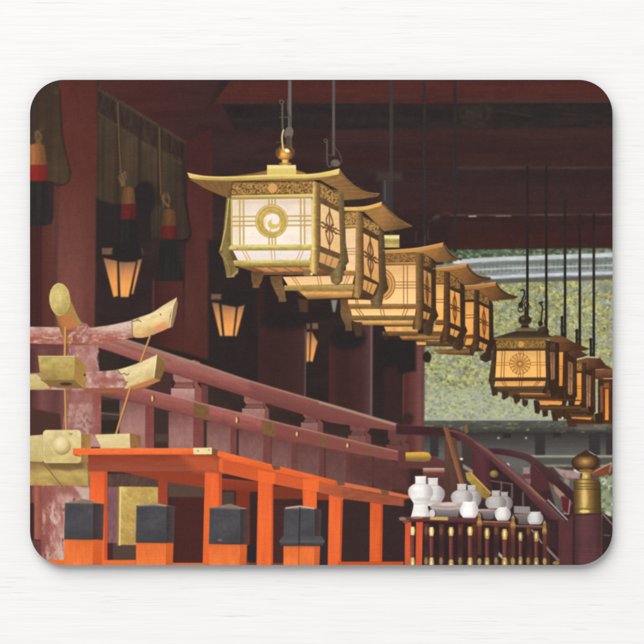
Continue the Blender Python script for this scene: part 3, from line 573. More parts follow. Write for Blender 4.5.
def lat2(q):
    for y in (248.5, 251.4, 254.2): line([(346, y), (355.4, y)], .8, (152, 112, 74), soft=.35, op=.85)
INK2 = (92, 66, 46)
lantern('second lantern from the left, overlapping the middle one', dict(back=[(344, 207), (382, 225), (386, 290), (370, 300), (300, 296), (284, 278), (344, 270)], pal=((112, 88, 60), (92, 74, 56), (198, 168, 100), (196, 158, 98), (74, 57, 46)),
    under=[('bottom_rail', [(298, 290.5), (353, 290), (352, 297.5), (308, 299.5)], V(290, 299, (150, 112, 66), (206, 162, 100), (170, 124, 76), (118, 86, 58)))],
    roof=sp([(344, 207), (365, 206.4), (381.5, 202.4)]) + sp([(381.5, 202.4), (388, 210), (397, 217.5), (413, 226)])[1:] + [(402, 229), (384, 231.5), (378, 225), (364, 212), (344, 211)], rg=((366, 206), (396, 230)), rc=((140, 108, 64), (154, 114, 70), (104, 80, 54)),
    redge=[(382.5, 204), (389, 211), (398, 218.5), (412, 226)], rew=1.3, rec=(86, 64, 48),
    fas=sp([(343.5, 207.2), (365, 206.2), (382, 201.6)]) + sp([(380.8, 205.8), (365, 209.8), (343.5, 210.8)]), fasc=Hz(344, 382, (200, 168, 98), (208, 172, 98), (206, 166, 90)),
    sfr=[(361, 214.5), (379, 226), (379, 237), (362, 228)], sfn=4, sfc=((78, 58, 46), (70, 54, 44)), span=[(363.2, 232), (378.2, 240.6), (379, 283), (364, 274.6)], sp=((206, 164, 118), (208, 162, 110), (196, 146, 88)), ink=INK2, dw=1.35,
    sdark=[[(361.5, 226), (379, 236), (378.6, 241), (362, 232.5)], [(363, 274.6), (379.2, 283), (378, 288), (363, 279.5)], [(361, 288), (374, 294.6), (373, 299.5), (361, 294)]],
    slow=[(363.6, 279.4), (377.4, 285), (373, 295), (362.8, 289.4)], sl=((198, 152, 96), (188, 138, 80)), slu=(.35, .65),
    fr=[(345, 212.6), (356.4, 211.6), (356.4, 224.6), (345, 225.4)], frc=((146, 104, 68), (158, 112, 72)), frn=4, bart=[(345, 225.4), (356.4, 224.8), (356.4, 228), (345, 228.6)], sw=.85,
    pan=[(345.4, 228.6), (356, 228), (355.4, 271), (346, 271)], pc=((222, 188, 150), (226, 196, 162), (232, 196, 150)), lat=[lat2],
    low=[([(282.5, 276.8), (354.5, 275.4), (352.5, 284), (288, 285.6)], (.14, .5, .92))], lc=((222, 184, 142), (232, 192, 146)), latc=(150, 106, 68), lg=.04, lean=.08,
    bars=[([(344, 270.6), (356.4, 270.6), (356.4, 275.6), (344, 275.8)], V(270, 276, (170, 130, 76), (138, 102, 60))), ([(284, 285.4), (354, 284.6), (353.4, 290), (284.6, 290.8)], V(285, 291, (170, 152, 92), (136, 114, 66)))],
    posts=[([(356.2, 211), (363, 213.6), (363.6, 275), (362, 292), (359, 298.6), (352, 297), (354, 288), (355.6, 276)], Hz(352, 364, (92, 70, 46), (164, 132, 84), (120, 94, 62), (76, 59, 44))),
           ([(379, 229), (384, 232.4), (386, 275), (388.4, 288.5), (383.4, 295.4), (382, 305), (377.6, 309), (371.6, 306.6), (370.4, 300), (376, 295), (379.4, 285)], Hz(370, 388, (92, 75, 55), (118, 98, 70), (84, 69, 53), (66, 55, 45)))],
    feet=[(ogee(276, 276, 282.6, 302, 12, 10, 8), V(276, 302, (98, 76, 54), (116, 92, 64), (104, 84, 60)))]))
fill([(298, 299), (308, 300), (308, 312), (300, 312)], (80, 62, 48), soft=1.2, op=.8)

# ---------------- the nearest, largest lantern
def lat1(q):
    fill(rc(234, 202, 238, 243), (212, 190, 164), soft=3, op=.5); fill(rc(236, 200.5, 309, 204), (206, 186, 164), soft=2.5, op=.55); fill(rc(306, 202, 309, 243), (218, 196, 172), soft=3, op=.45)
    g = (180, 158, 92); g2 = (140, 112, 58)
    for u in (.115, .885): double(q, u, 0, u, 1, .048, 1.5, g, True, soft=.4); double(q, u + .008, 0, u + .008, 1, .048, .5, g2, True, soft=.3, op=.5)
    for a, b in ((0, .32), (.68, 1)): double(q, a, .475, b, .475, .10, 1.4, g, False, soft=.4, k=3); double(q, a, .49, b, .49, .10, .5, g2, False, soft=.3, op=.5, k=3)
    for a, b in ((0, .12), (.82, 1)): double(q, .5, a, .5, b, .04, 1.3, g, True, soft=.4, k=3); double(q, .506, a, .506, b, .04, .5, g2, True, soft=.3, op=.55, k=3)
    cx, cy = 271.6, 221.2
    fill(ell(cx, cy, 16.2, 16.6), (190, 168, 98), soft=.5, n=(.12, 3, 3, 100)); loop(ell(cx, cy, 16, 16.4), .7, (150, 124, 66), soft=.4, op=.8)
    loop(ell(cx, cy, 15.4, 15.6), .7, (224, 208, 148), soft=.4); loop(ell(cx, cy, 13.6, 13.8), .5, (156, 130, 70), soft=.3, op=.7); loop(ell(cx, cy, 9.4, 9.8), .6, (158, 134, 72), soft=.4, op=.7)
    for k in range(6):
        a = 3.9 + k * .34; fill(ell(cx + 12.2 * math.cos(a), cy + 12.4 * math.sin(a), .55), (226, 212, 156), soft=.3, op=.8)
    for r in (14.6, 12.8, 11): loop(ell(cx + .3, cy + .4, r, r * 1.02), .55, (158, 132, 72), soft=.35, op=.6)
    # a white swirl with a gold comma curling through it
    fill(sp([(265, 217), (268.4, 214.6), (273, 213.6), (277.6, 215), (279.4, 219), (279, 223), (280.2, 226), (278.4, 230), (273.6, 231.8), (268.6, 230.8), (265, 227.4), (263.8, 222.4)], 4, True), (232, 223, 216), soft=.5)
    fill(sp([(272, 219.4), (268.2, 222), (268, 225.4), (270.6, 228.4), (275, 228.8), (280, 226), (280.6, 222.8), (276.6, 224.2), (273, 224), (271.4, 222.4)], 4, True), (198, 178, 106), soft=.45)
    fill(sp([(265.6, 219), (263.6, 223), (264.4, 227.6), (266, 224)], 4, True), (214, 194, 140), soft=.6, op=.6)
    line([(270.4, 229), (270.4, 233)], .9, (170, 150, 88), soft=.4, op=.8)
    fill([(268, 233.5), (276, 233), (276, 237), (270, 237.2)], (164, 156, 84), soft=.8, op=.8)
OL = (112, 98, 62)
lantern('largest, nearest lantern, white lit panels with a gold swirl crest', dict(back=[(228, 181), (340, 190), (346, 262), (334, 276), (240, 268), (226, 255)], pal=((150, 134, 76), (112, 96, 62), (204, 190, 122), (190, 152, 92), (98, 76, 56)),
    under=[('bottom_rail', [(238, 266), (322, 266), (326, 275), (262, 275), (248, 270)], V(266, 275, (132, 92, 62), (120, 84, 60), (104, 76, 58))), ('lower_panel', [(254, 267.6), (320, 267.4), (318, 271.2), (266, 272)], V(267, 272, (186, 136, 88), (168, 116, 76)))],
    roof=[(236, 175.6), (252, 173.4), (267, 170.4), (296, 170), (306, 173)] + sp([(306, 174), (325, 171.6), (339, 168.6)]) + sp([(339, 168.6), (345, 177), (355, 186), (366, 191.8), (380, 193)])[1:] + [(378, 196.6), (362, 199), (344, 200.4), (338, 190), (320, 180), (300, 181), (232, 181.4), (228, 198), (222, 196), (204, 188), (189, 179)],
    rg=((240, 190), (370, 190)), rc=((118, 90, 60), (142, 112, 70), (122, 90, 60)), redge=[(340.4, 171), (346, 178.5), (356, 187.4), (368, 193), (379, 194.4)], rew=1.8, rec=(96, 76, 56),
    fas=sp([(187.2, 172.6), (205, 175.8), (232, 176.4), (268, 174.6), (310, 174), (326, 171.8), (339.6, 168.4)]) + sp([(338.8, 174.2), (326, 176.6), (306, 178.4), (268, 179.4), (232, 180.8), (202, 180), (189.4, 178)]),
    fasc=V(168, 181, (214, 196, 120), (208, 192, 118), (200, 182, 108), (160, 136, 76)),
    sfr=[(319.6, 182.4), (338.4, 193), (338.4, 208), (319.6, 197.6)], sfn=6, sfc=((84, 64, 48), (76, 58, 46)),
    span=[(320.6, 201.8), (340, 212), (340.2, 254), (320.4, 246)], sp=((214, 184, 144), (220, 186, 140), (214, 178, 128)), ink=(104, 76, 54), dw=1.3,
    sdark=[[(319, 197), (339.6, 207.6), (340, 212.6), (319, 202.6)], [(319.6, 245.8), (341, 254), (340.4, 259.4), (319.6, 252)], [(318.6, 261.6), (336, 269), (334.6, 274.6), (318, 267.6)]],
    slow=[(320, 252), (340, 259.4), (335.4, 268.8), (319, 262)], sl=((196, 156, 108), (184, 142, 96)), slu=(.36, .66),
    fr=[(232.6, 182.6), (313.6, 181), (313.2, 193.8), (231.4, 195.6)], frc=((112, 80, 52), (124, 88, 56)), frn=17, flower=(206, 152, 104), sw=.95,
    bart=[(231.2, 195.6), (313.4, 193.6), (313, 198), (231.4, 199.6)],
    pan=[(232.4, 199.6), (311.4, 198.2), (311.8, 245), (232.6, 245)], pc=((224, 206, 188), (236, 222, 206), (238, 226, 212)), lat=[lat1],
    low=[([(232.6, 250), (313, 250), (309, 260.6), (238, 260.6)], (.135, .5, .865))], lc=((230, 220, 214), (226, 214, 208)), latc=(176, 142, 84), lg=.042, lean=.06,
    bars=[([(229, 245), (313.4, 244.4), (313.4, 250.2), (228.4, 250.6)], V(244.6, 250.4, (206, 196, 130), (178, 168, 100), (134, 124, 66))), ([(233.4, 260.4), (310.4, 259.6), (310.2, 266), (233.4, 266.4)], V(260, 266, (202, 190, 122), (166, 158, 90), (132, 118, 62)))],
    posts=[([(226.6, 197), (231.6, 197), (232.4, 212), (230.6, 244), (229, 250), (233.6, 262), (234.2, 266.4), (238.6, 268.4), (238.4, 273), (234, 277), (226.6, 277.6), (225, 268), (222.6, 258.4), (218.4, 252), (221.8, 243), (223.8, 226)], Hz(218, 238, (98, 86, 58), (124, 110, 70), (110, 98, 62), (120, 106, 66))),
           ([(313.2, 181), (319.8, 183), (320.6, 246), (319, 262), (317, 275), (309.6, 272), (309.6, 262), (311.6, 246), (312.2, 212)], Hz(309, 321, (172, 146, 82), (218, 196, 124), (126, 104, 64), (92, 75, 54))),
           ([(338.2, 190), (343.8, 193), (345.4, 240), (348.8, 262), (344, 267.6), (342.4, 281), (337, 285.4), (331.6, 282.6), (330, 274.4), (336, 268.4), (340.4, 255)], Hz(330, 349, (104, 86, 60), (132, 114, 80), (100, 85, 62), (78, 66, 52)))],
    feet=[(ogee(257.4, 272, 256, 288, 13, 11, 7), V(272, 288, (92, 70, 54), (118, 86, 64)))]))
line([(228.6, 199), (225.6, 228), (220.6, 250)], 1.2, (196, 184, 126), soft=.5, op=.85); line([(231.6, 199.6), (231.6, 244)], 1.6, (190, 170, 96), soft=.4); line([(312.2, 200), (312.4, 244)], 1.9, (216, 194, 128), soft=.4, op=.9)
line(sp([(222, 254), (228, 266), (229, 276)]), 1.2, (148, 134, 90), soft=.6, op=.7); line([(232, 276), (237.6, 271)], .9, (176, 166, 116), soft=.4); line([(227, 277), (234, 276.6)], 1, (168, 156, 106), soft=.4)
line(sp([(346, 262), (342, 268), (341, 281), (337, 284.6)]), .8, (66, 54, 44), soft=.4, op=.8)
for u in (.2, .45, .7): line([(256 + u * 62, 267.8), (266 + u * 58, 271.4)], .9, (120, 80, 56), soft=.4, op=.8)
fill([(303, 270.6), (309, 269), (312, 272), (312, 276), (304, 276)], (130, 104, 74), soft=.7); fill(ell(311.6, 274, 1.3), (226, 206, 170), soft=.5)
pc('cap', [(267, 165), (296, 165), (296.4, 174.4), (267, 175.4)], V(165, 175, (222, 212, 150), (216, 205, 136), (196, 182, 108), (206, 190, 112)), soft=.4)
line([(267.2, 169.6), (296, 169)], .6, (184, 168, 100), soft=.4, op=.7)
p = [(279.5, 165), (281.8, 161.4), (282, 159.6)] + [(285.2 + 9.6 * math.cos(a), 152.8 - 8 * math.sin(a)) for a in np.linspace(math.pi * 1.3, -math.pi * .3, 22)] + [(288.4, 159.6), (288.6, 161.4), (291, 165)]
pc('finial', p, R(283.5, 154.5, 11, 9, (0, (226, 186, 92)), (.3, (196, 148, 66)), (.62, (140, 98, 54)), (.9, (78, 58, 46)), (1.2, (138, 108, 66))), soft=.5)
fill(ell(287, 150.6, 2.6, 1.8, .4), (250, 236, 190), soft=.7); fill(ell(278, 153, 2.2, 4), (96, 58, 40), soft=1.2, op=.7); fill(rc(281.6, 159.6, 288.8, 165), Hz(281, 289, (126, 92, 52), (212, 186, 112), (206, 176, 96), (120, 88, 50)), soft=.4); line([(279.6, 163.6), (291, 163.6)], 1.3, (150, 126, 74), soft=.4)
sub('hook', band([(282.4, 101), (283, 150)], 3), ell(289, 133, 4.6, 5, n=14))
gr = (94, 88, 88)
line([(282.3, 104), (282.5, 128)], 1.7, gr, soft=.45); loop(ell(281.6, 102, 1.9), 1, gr, soft=.4); line([(280, 117.4), (292, 117)], 1.2, (80, 75, 76), soft=.5)
line(sp([(288, 100), (287.8, 110), (290, 118), (290, 128)]), 1.6, (82, 77, 78), soft=.5); fill(sp([(286, 128.4), (291, 127), (293.4, 131), (292, 137), (288, 139), (284.4, 136)], 4, True), (104, 99, 98), soft=.6); fill(rc(286, 136, 291, 146), (74, 68, 66), soft=.8)
line(sp([(283.4, 130), (282, 138), (283.2, 150)]), 1.7, (206, 192, 140), soft=.45); line([(276, 142.2), (281, 142.2)], .8, (88, 82, 80), soft=.5, op=.7); line([(291, 136), (291.2, 146)], 1.2, (98, 90, 84), soft=.5)
part('printed_lantern_hook', 'grey hook and pulley over the second lantern'); own(band([(327, 140), (327, 165)], 3), ell(335, 163, 5, 4.4, n=14)); g2 = (84, 79, 78)
loop(ell(325.6, 140.6, 1.6), 1, g2, soft=.4); line([(327, 141), (327.2, 162)], 1.7, g2, soft=.5); line([(326, 155), (334, 155.4)], 1, (74, 69, 69), soft=.4); line(sp([(334, 146), (340, 155), (341.4, 162), (337, 166)]), 1, (80, 75, 74), soft=.4)
fill(ell(335.4, 163, 4.6, 3.6), (98, 95, 94), soft=.8); line(sp([(327, 162), (329, 167), (333, 164)]), 1.2, g2, soft=.4)
TINT = None

TINT = gold_ink
for i in range(9):
    u = i / 8; line([(322 + 18 * u, 182 + 10 * u), (341 + 36 * u, 174 + 21 * u)], .6, (150, 116, 76) if i % 2 else (84, 62, 46), soft=.5, op=.35)
    line([(366 + 14 * u, 212 + 14 * u), (384 + 25 * u, 207 + 20 * u)], .5, (156, 114, 74) if i % 2 else (92, 66, 48), soft=.5, op=.3)
    line([(194 + 34 * u, 180 + .8 * u), (214 + 14 * u, 190 + 8 * u)], .5, (140, 108, 72) if i % 2 else (88, 66, 48), soft=.5, op=.3)
line(sp([(339.6, 169.4), (345.4, 177.6), (355.4, 186.6), (367, 192.4), (379, 194)]), .7, (176, 146, 92), soft=.4, op=.5)
line(sp([(188, 173.4), (205, 176.6), (232, 177.2), (268, 175.6), (310, 174.8), (326, 172.6), (339, 169.2)]), .9, (236, 224, 160), soft=.4, op=.6)
fill(ell(232, 248, 4, 1.2), (240, 232, 180), soft=1, op=.5); fill(ell(272, 246.4, 26, .7), (232, 224, 164), soft=.8, op=.5); fill(ell(268, 262, 22, .8), (228, 218, 156), soft=.8, op=.45)
TINT = None

TINT = gold_ink                        # highlights inked along the roof edges of the row
for pts in ([(344, 207.6), (365, 206.8), (381.6, 202.4)], [(383, 250.6), (415, 248.6), (443, 243)], [(433, 268.8), (450, 266.8), (467, 263.8)], [(464.4, 286.2), (480, 284.8), (495.6, 282.4)]):
    line(sp(pts), .8, (222, 182, 112), soft=.4, op=.6)
for pts in ([(384, 205), (391, 212), (399, 218.8), (411, 226.4)], [(445, 245), (449, 251), (454, 255.6), (459, 258.6)], [(468.6, 266), (473, 271.4), (480, 275.4), (489, 277.6)]):
    line(sp(pts), .9, (172, 132, 80), soft=.5, op=.5)
TINT = None
TINT = lambda c: np.array([1.07, 1.03, .955], np.float32)
# ================================================================ the balustrade, the orange fence, the offering tables
PINK, PINK2, RED, RED2 = (158, 116, 116), (136, 96, 97), (132, 74, 74), (108, 60, 60)
# dark space under the far balustrade
fill([(30, 380), (120, 380), (400, 455), (424, 470), (424, 570), (30, 570)], (58, 42, 43), soft=1.5, n=(.1, 12, 10, 110))
fill([(120, 395), (200, 405), (410, 452), (410, 505), (120, 470)], (70, 48, 50), soft=1.5, op=.7)
fill(rc(30, 345, 68, 440), Hz(30, 68, (74, 48, 50), (112, 72, 74), (92, 60, 62), (120, 80, 82)), soft=1.2, n=[(.05, 4, 30, 111)])
fill([(30, 408), (60, 414), (62, 440), (30, 440)], (72, 50, 48), soft=1.4)
fill(rc(100, 350, 120, 374), (50, 44, 42), soft=1); fill(rc(100, 396, 124, 436), (62, 54, 52), soft=1); fill(rc(100, 400, 120, 412), (48, 44, 42), soft=1); fill(rc(98, 420, 118, 432), (46, 42, 40), soft=1.2); line([(100, 413), (120, 415)], 1.4, (104, 84, 80), soft=.7)

# lower posts of the far balustrade (pale face, red side), getting nearer to one another
lo = [(119.5, 145, 154), (168.5, 193, 204), (206.5, 230, 237), (238.5, 263, 271), (271.5, 291, 297.5), (297.5, 319, 324.5), (325.5, 346, 351), (351, 368, 372), (374, 388, 392)]
def midtop(x): return float(np.interp(x, [100, 135, 143, 200, 240, 290, 370, 400], [380, 386.5, 388.4, 402.6, 412.8, 425.4, 445, 452]))
def midbot(x): return float(np.interp(x, [100, 135, 200, 240, 290, 370, 400], [396, 402.4, 418.6, 429.6, 441.6, 456, 461]))
for i, (a, b, c) in enumerate(lo):
    t = i / 8; top = midbot((a + b) / 2) - 2
    part('printed_baluster_post'); p = [(a, top), (b, top), (b, 505), (a, 505)]
    m = lambda c0: tuple(np.array(c0) * (1 - t) + np.array((84, 56, 58)) * t)
    pc('face', p, V(top, top + 46, m((116, 76, 78)), m((142, 104, 106)), m((154, 116, 118)), m((140, 106, 108))), soft=.7, n=[(.06, 5, 10, 112), (.04, 2, 3, 113)])
    p = [(b, top), (c, top + 1), (c, 505), (b, 505)]
    pc('side', p, V(top, 480, m((116, 64, 64)), m((134, 78, 78))), soft=.6, n=(.06, 3, 10, 114))
    line([(b, top + 4), (b, 470)], .8, m((176, 132, 132)), soft=.5, op=.5)
for a, b in ((155, 168), (203.8, 206.6), (236.6, 238.6)): fill(rc(a, midbot((a + b) / 2) - 1, b, 505), (58, 48, 48), soft=.7)
fill(rc(155, 434, 168, 442), (74, 62, 58), soft=1.2)

# short blocks between rail and beam
st = [(171, 194.8, 201.5, 362), (242, 265, 269, 388), (301, 318, 323, 402), (348, 366, 371, 418), (386, 402, 409, 428)]
part('printed_hall_interior_gap'); gp = [(165, 372), (398, 428), (398, 452), (290, 425), (150, 391)]; own(gp)
fill(gp, (52, 43, 43), soft=.9, n=(.08, 14, 12, 115)); fill([(201, 384), (208, 386), (208, 404), (201, 402)], (98, 62, 62), soft=.8); fill([(133, 372), (172, 372), (172, 395), (140, 388)], (70, 48, 50), soft=1)
PIECES[-1]['name'] = 'printed_balustrade_gap'
for i, (a, b, c, y) in enumerate(st):
    t = i / 4; m = lambda c0: tuple(np.array(c0) * (1 - t) + np.array((96, 62, 63)) * t)
    bt = midtop((a + b) / 2) + 1; h = bt - y; part('printed_rail_block')
    p = [(a + 2, y), (b, y - 2), (b - .5, y + h * .46), (b - 2, y + h * .55), (a + 4.5, y + h * .55), (a + 2, y + h * .46)]; pc('upper_face', p, m((150, 108, 108)), soft=.6, n=(.07, 3, 3, 116))
    p = [(a + 4.5, y + h * .55), (b - 2, y + h * .55), (b - 1, y + h * .70), (a + 2.5, y + h * .68)]; pc('neck', p, V(y + h * .55, y + h * .7, m((116, 70, 70)), m((140, 96, 96))), soft=.6)
    p = [(a, y + h * .70), (b, y + h * .71), (b, bt + 2), (a, bt - 3)]; pc('lower_face', p, V(y + h * .68, bt, m((176, 140, 140)), m((154, 117, 117))), soft=.55, n=(.06, 3, 3, 117))
    p = [(b, y - 2), (c - 1.5, y), (c - 1, y + h * .46), (c - 4, y + h * .58), (c, y + h * .72), (c, bt + 3), (b, bt + 2), (b, y + h * .7), (b - 1.5, y + h * .56)]; pc('side', p, m((134, 78, 78)), soft=.5)
    fill(ell((a + b) / 2 + 1, y + 3, (b - a) * .36, 6), m((130, 76, 76)), soft=1.2, op=.8)
    line([(b - 1.5, y + 2), (b - 2, y + h * .3)], 1.6, m((188, 152, 150)), soft=.7, op=.7)

# mid beam and top rail of the far balustrade
part('printed_balustrade_beam')
p = [(100, 380), (135, 386.5), (143, 388.4), (200, 402.6), (240, 412.8), (290, 425.4), (370, 445), (404, 452), (404, 462), (370, 456), (290, 441.6), (240, 429.6), (200, 418.6), (135, 402.4), (100, 396)]
own(p); fill(p, G((140, 388), (136, 404), (0, (156, 102, 102)), (.15, (150, 92, 92)), (.6, (140, 80, 80)), (1, (112, 66, 66))), soft=.7, n=[(.07, 20, 3, 118, .25), (.05, 4, 2, 119, .25)])
fill([(270, 421), (404, 452), (404, 462), (270, 437)], (112, 66, 64), soft=4, op=.65)
line([(112, 383), (143, 388.6), (200, 402.8), (290, 425.6), (400, 452)], 1.2, (176, 132, 130), soft=.6, op=.6)
for a, b in ((193.5, 209), (261.5, 275), (320, 328), (366, 373)):
    p = [(a, midtop(a) + 1.4), (b, midtop(b) + 1.4), (b + .6, midbot(b) - 1), (a + .5, midbot(a) - 1)]
    pc('plaque', p, (112, 86, 56), soft=.8, n=(.1, 3, 3, 120), op=.9 if a < 300 else .7)
for x, y in ((152.5, 398.4), (236.8, 420), (297, 434), (347.6, 445.4)):
    h = 3.4 if x < 290 else 2.6; sub('stud', ell(x, y, 1.8, h, n=10)); fill(ell(x + .6, y, 1.8, h), (86, 60, 44), soft=.5); fill(ell(x - .2, y, 1.1, h * .9), (206, 174, 110), soft=.45)
part('printed_handrail', 'long red handrail running away from the gold-capped corner')
tp = [(92, 329), (122, 338.4), (150, 347.4), (200, 364), (244, 379), (290, 393), (330, 404.6), (370, 416.4), (398, 424.6)]; bt_ = [(398, 431), (370, 428), (330, 422.6), (290, 410.6), (244, 396), (200, 382.4), (165, 371.5), (140, 362), (112, 352), (92, 346)]
p = tp + bt_; own(p); fill(p, G((200, 364), (195, 383), (0, (150, 112, 106)), (.2, (146, 100, 97)), (.5, (140, 84, 84)), (1, (112, 64, 64))), soft=.7, n=[(.06, 26, 3, 121, .32), (.04, 4, 2, 122, .3)])
fill([(250, 382), (398, 425), (398, 431), (250, 400)], (108, 66, 66), soft=4, op=.5)
line(sp(tp), 1.5, (166, 136, 124), soft=.8, op=.75); line(sp([(320, 402.5), (345, 409.5), (370, 417.2), (398, 425.4)]), 2.6, (150, 132, 124), soft=.8, op=.85)
fill([(118, 342), (170, 358), (172, 369), (140, 360)], (150, 92, 94), soft=2, op=.6); line([(100, 338), (170, 360.5)], 2, (120, 70, 72), soft=1.4, op=.5)
fill(rc(396, 424, 401, 434), (64, 44, 46), soft=.8)
solo('printed_handrail', [(399, 425), (444, 428), (444.5, 436), (399, 434)], V(425, 436, (92, 58, 60), (112, 70, 72), (76, 48, 50)), soft=.8, label='short level stretch of dark red handrail')
fill([(352, 457), (408, 464), (408, 492), (352, 478)], (84, 54, 56), soft=2, op=.8, n=(.1, 8, 8, 123))
fill([(398, 450), (432, 456), (446, 462), (446, 470), (398, 468)], (92, 56, 58), soft=1)
part('printed_gold_rail_end'); p = [(405.5, 452.4), (424, 451.8), (429, 453), (431.4, 456.6), (430, 461), (424, 462), (405.5, 461)]; own(p); fill(p, V(451, 462, (206, 172, 84), (196, 158, 56), (138, 112, 62), (112, 92, 56)), soft=.6)
fill(rc(423, 468, 446, 478), V(468, 478, (188, 172, 166), (104, 58, 56), (96, 54, 54)), soft=.6)

def gilt(c):
    k = np.clip((c[..., 1:2] - c[..., 2:3] - 34) / 20, 0, 1)         # only the gold paints
    return np.array([1.0, .985, 1.03], np.float32) * k + np.array([1.02, .995, .96], np.float32) * (1 - k)
TINT = gilt
# ---- the near corner of the balustrade, weathered
WB = [((196, 166, 162), 4, 3, .60, 130, .14), ((128, 76, 74), 5, 5, .64, 131, .16)]
part('printed_corner_post', 'weathered pink corner post of the balustrade')
p = [(68, 338), (96, 338), (99, 352), (97, 358), (100, 372), (101, 388), (101, 446), (60, 446), (66, 400), (66, 372)]; own(p)
fill(p, Hz(64, 101, (132, 82, 82), (160, 108, 105), (168, 122, 118), (152, 98, 94), (134, 78, 74)), soft=.7, w=[((180, 142, 140), 7, 14, .58, 132, .4), ((132, 80, 76), 6, 12, .64, 133, .4), ((190, 162, 158), 2, 5, .74, 231, .2)], n=[(.06, 2, 3, 134)])
fill([(66, 390), (101, 390), (101, 404), (64, 404)], (132, 76, 72), soft=2.5, op=.55); fill([(93, 395), (101, 392), (101, 446), (90, 446)], (146, 82, 74), soft=2, op=.6)
fill(ell(84, 424, 9, 14), (176, 150, 150), soft=5, op=.6, w=((140, 88, 86), 3, 3, .52, 135, .2))
line([(96, 340), (98, 351), (92, 356), (98, 362)], 1.6, (184, 150, 148), soft=1, op=.6)
fill(rc(84, 356, 98, 372), (176, 136, 134), soft=2.5, op=.5)
part('printed_round_post', 'flaking round post at the lower left'); p = [(41, 484), (100, 482), (100, 570), (38, 570), (41, 520)]; own(p)
fill(p, Hz(38, 70, (124, 68, 66), (150, 92, 88), (178, 134, 126), (188, 148, 140)), soft=.7, w=[((156, 98, 92), 5, 14, .58, 136, .34), ((196, 166, 156), 3.4, 11, .60, 137, .34), ((132, 78, 74), 1.6, 5, .74, 138, .16)], n=[(.06, 2, 4, 139)])
fill([(40, 484), (100, 484), (90, 498), (60, 494), (46, 506), (40, 530)], (140, 80, 76), soft=4, op=.6); fill([(74, 486), (90, 488), (90, 500), (84, 502)], (198, 186, 182), soft=2, op=.75)
fill(rc(26, 484, 42, 570), Hz(30, 42, (92, 56, 54), (160, 96, 82), (128, 74, 68)), soft=1, n=(.08, 3, 5, 140)); fill(rc(26, 503, 34, 540), (62, 44, 44), soft=.8); fill([(33, 540), (41, 540), (41, 570), (33, 570)], (104, 62, 62), soft=.8); line([(31, 540), (40, 540)], 1, (74, 46, 46), soft=.5)
part('printed_round_rail', 'weathered round rail ending in an upturned gold cap')
p = [(24, 326.6), (66, 327.4), (92, 327.6), (112, 324.8), (131, 320.6), (134, 337.4), (112, 341.5), (92, 346), (66, 345), (24, 343.6)]; own(p)
fill(p, V(322, 346, (204, 186, 180), (202, 180, 174), (186, 148, 140), (166, 100, 88), (158, 90, 80), (130, 76, 72)), soft=.7, w=[((172, 116, 106), 8, 2.4, .62, 141, .4), ((204, 178, 172), 5, 2, .66, 142, .34)], n=(.05, 2, 2, 143))
fill([(24, 344), (66, 345), (66, 350), (24, 349)], (104, 62, 62), soft=1.5, op=.7)
p = sp([(131, 320.4), (140, 317), (152, 312.6), (164, 304.8), (176, 297.8)]) + [(177.6, 303), (176, 314), (172.6, 326.4)] + sp([(170, 327.6), (160, 332), (149, 336.4), (140, 338), (134, 336.8), (132, 331)])
pc('gold_cap', p, G((148, 308), (158, 336), (0, (196, 178, 116)), (.25, (226, 210, 152)), (.6, (216, 192, 122)), (.85, (204, 154, 96)), (1, (170, 134, 84))), soft=.5, n=[(.07, 9, 4, 144, -.4), (.04, 2, 2, 244)])
fill(ell(161, 327, 7, 3.4, -.4), (226, 140, 92), soft=2.2, op=.75); fill([(176.8, 298.4), (177.8, 304), (175, 318), (172.6, 327), (169, 328), (170, 315), (174, 303)], (140, 120, 84), soft=.6); line([(176.4, 298), (173, 306), (169.6, 327.5)], .9, (232, 220, 170), soft=.4)
line(sp([(130.4, 320), (134, 321.4), (137, 320), (141, 321.4)]), .9, (124, 100, 70), soft=.4); line([(137, 321), (139, 317)], .7, (130, 104, 72), soft=.4); line([(132, 322), (132.4, 336)], .9, (130, 100, 84), soft=.5)
fill(ell(160.6, 314.4, .8), (110, 92, 64), soft=.4)
part('printed_gold_capped_log', 'log pointing out of the picture with an oval gold end')
p = sp([(66, 343), (70, 342), (80, 343), (88, 342), (92, 335), (88, 327), (80, 320), (70.6, 300)]) + [(52, 306), (60, 330)]; own(p)
fill(p, G((56, 330), (90, 322), (0, (112, 82, 46)), (.3, (178, 122, 62)), (.7, (162, 134, 66)), (1, (120, 96, 58))), soft=.6)
p = sp([(66, 330), (78, 326), (84, 322.6), (90, 328), (91.6, 336), (87, 341.4), (80, 342.6), (73, 341), (68, 336)], 4, True); pc('red_collar', p, G((70, 338), (90, 328), (0, (140, 74, 66)), (.5, (164, 110, 104)), (1, (150, 96, 94))), soft=.6, w=((190, 154, 146), 3, 3, .6, 145, .2))
fill([(57, 316), (66, 314), (74, 318), (78, 325), (68, 330), (62, 326)], (188, 116, 64), soft=2.5, op=.7)
pc('gold_end', ell(59.9, 299.6, 10.6, 16.6, -.08), R(57, 296, 14, 20, (0, (204, 188, 116)), (.6, (192, 174, 98)), (1, (174, 154, 78))), soft=.5, n=[(.09, 5, 6, 146), (.05, 2, 2, 246)])
loop(ell(59.9, 299.6, 10, 16, -.08), .9, (222, 206, 140), soft=.5, op=.6); line(sp([(69, 291), (70.6, 303), (67, 312), (61, 316)]), .9, (126, 104, 52), soft=.5, op=.7)
part('printed_square_beam', 'weathered square beam ending in an upturned gold cap')
p = [(24, 373), (66, 373), (86, 372), (104, 371), (118, 369.8), (134, 385), (122, 388.6), (104, 389.4), (86, 389.8), (24, 390)]; own(p)
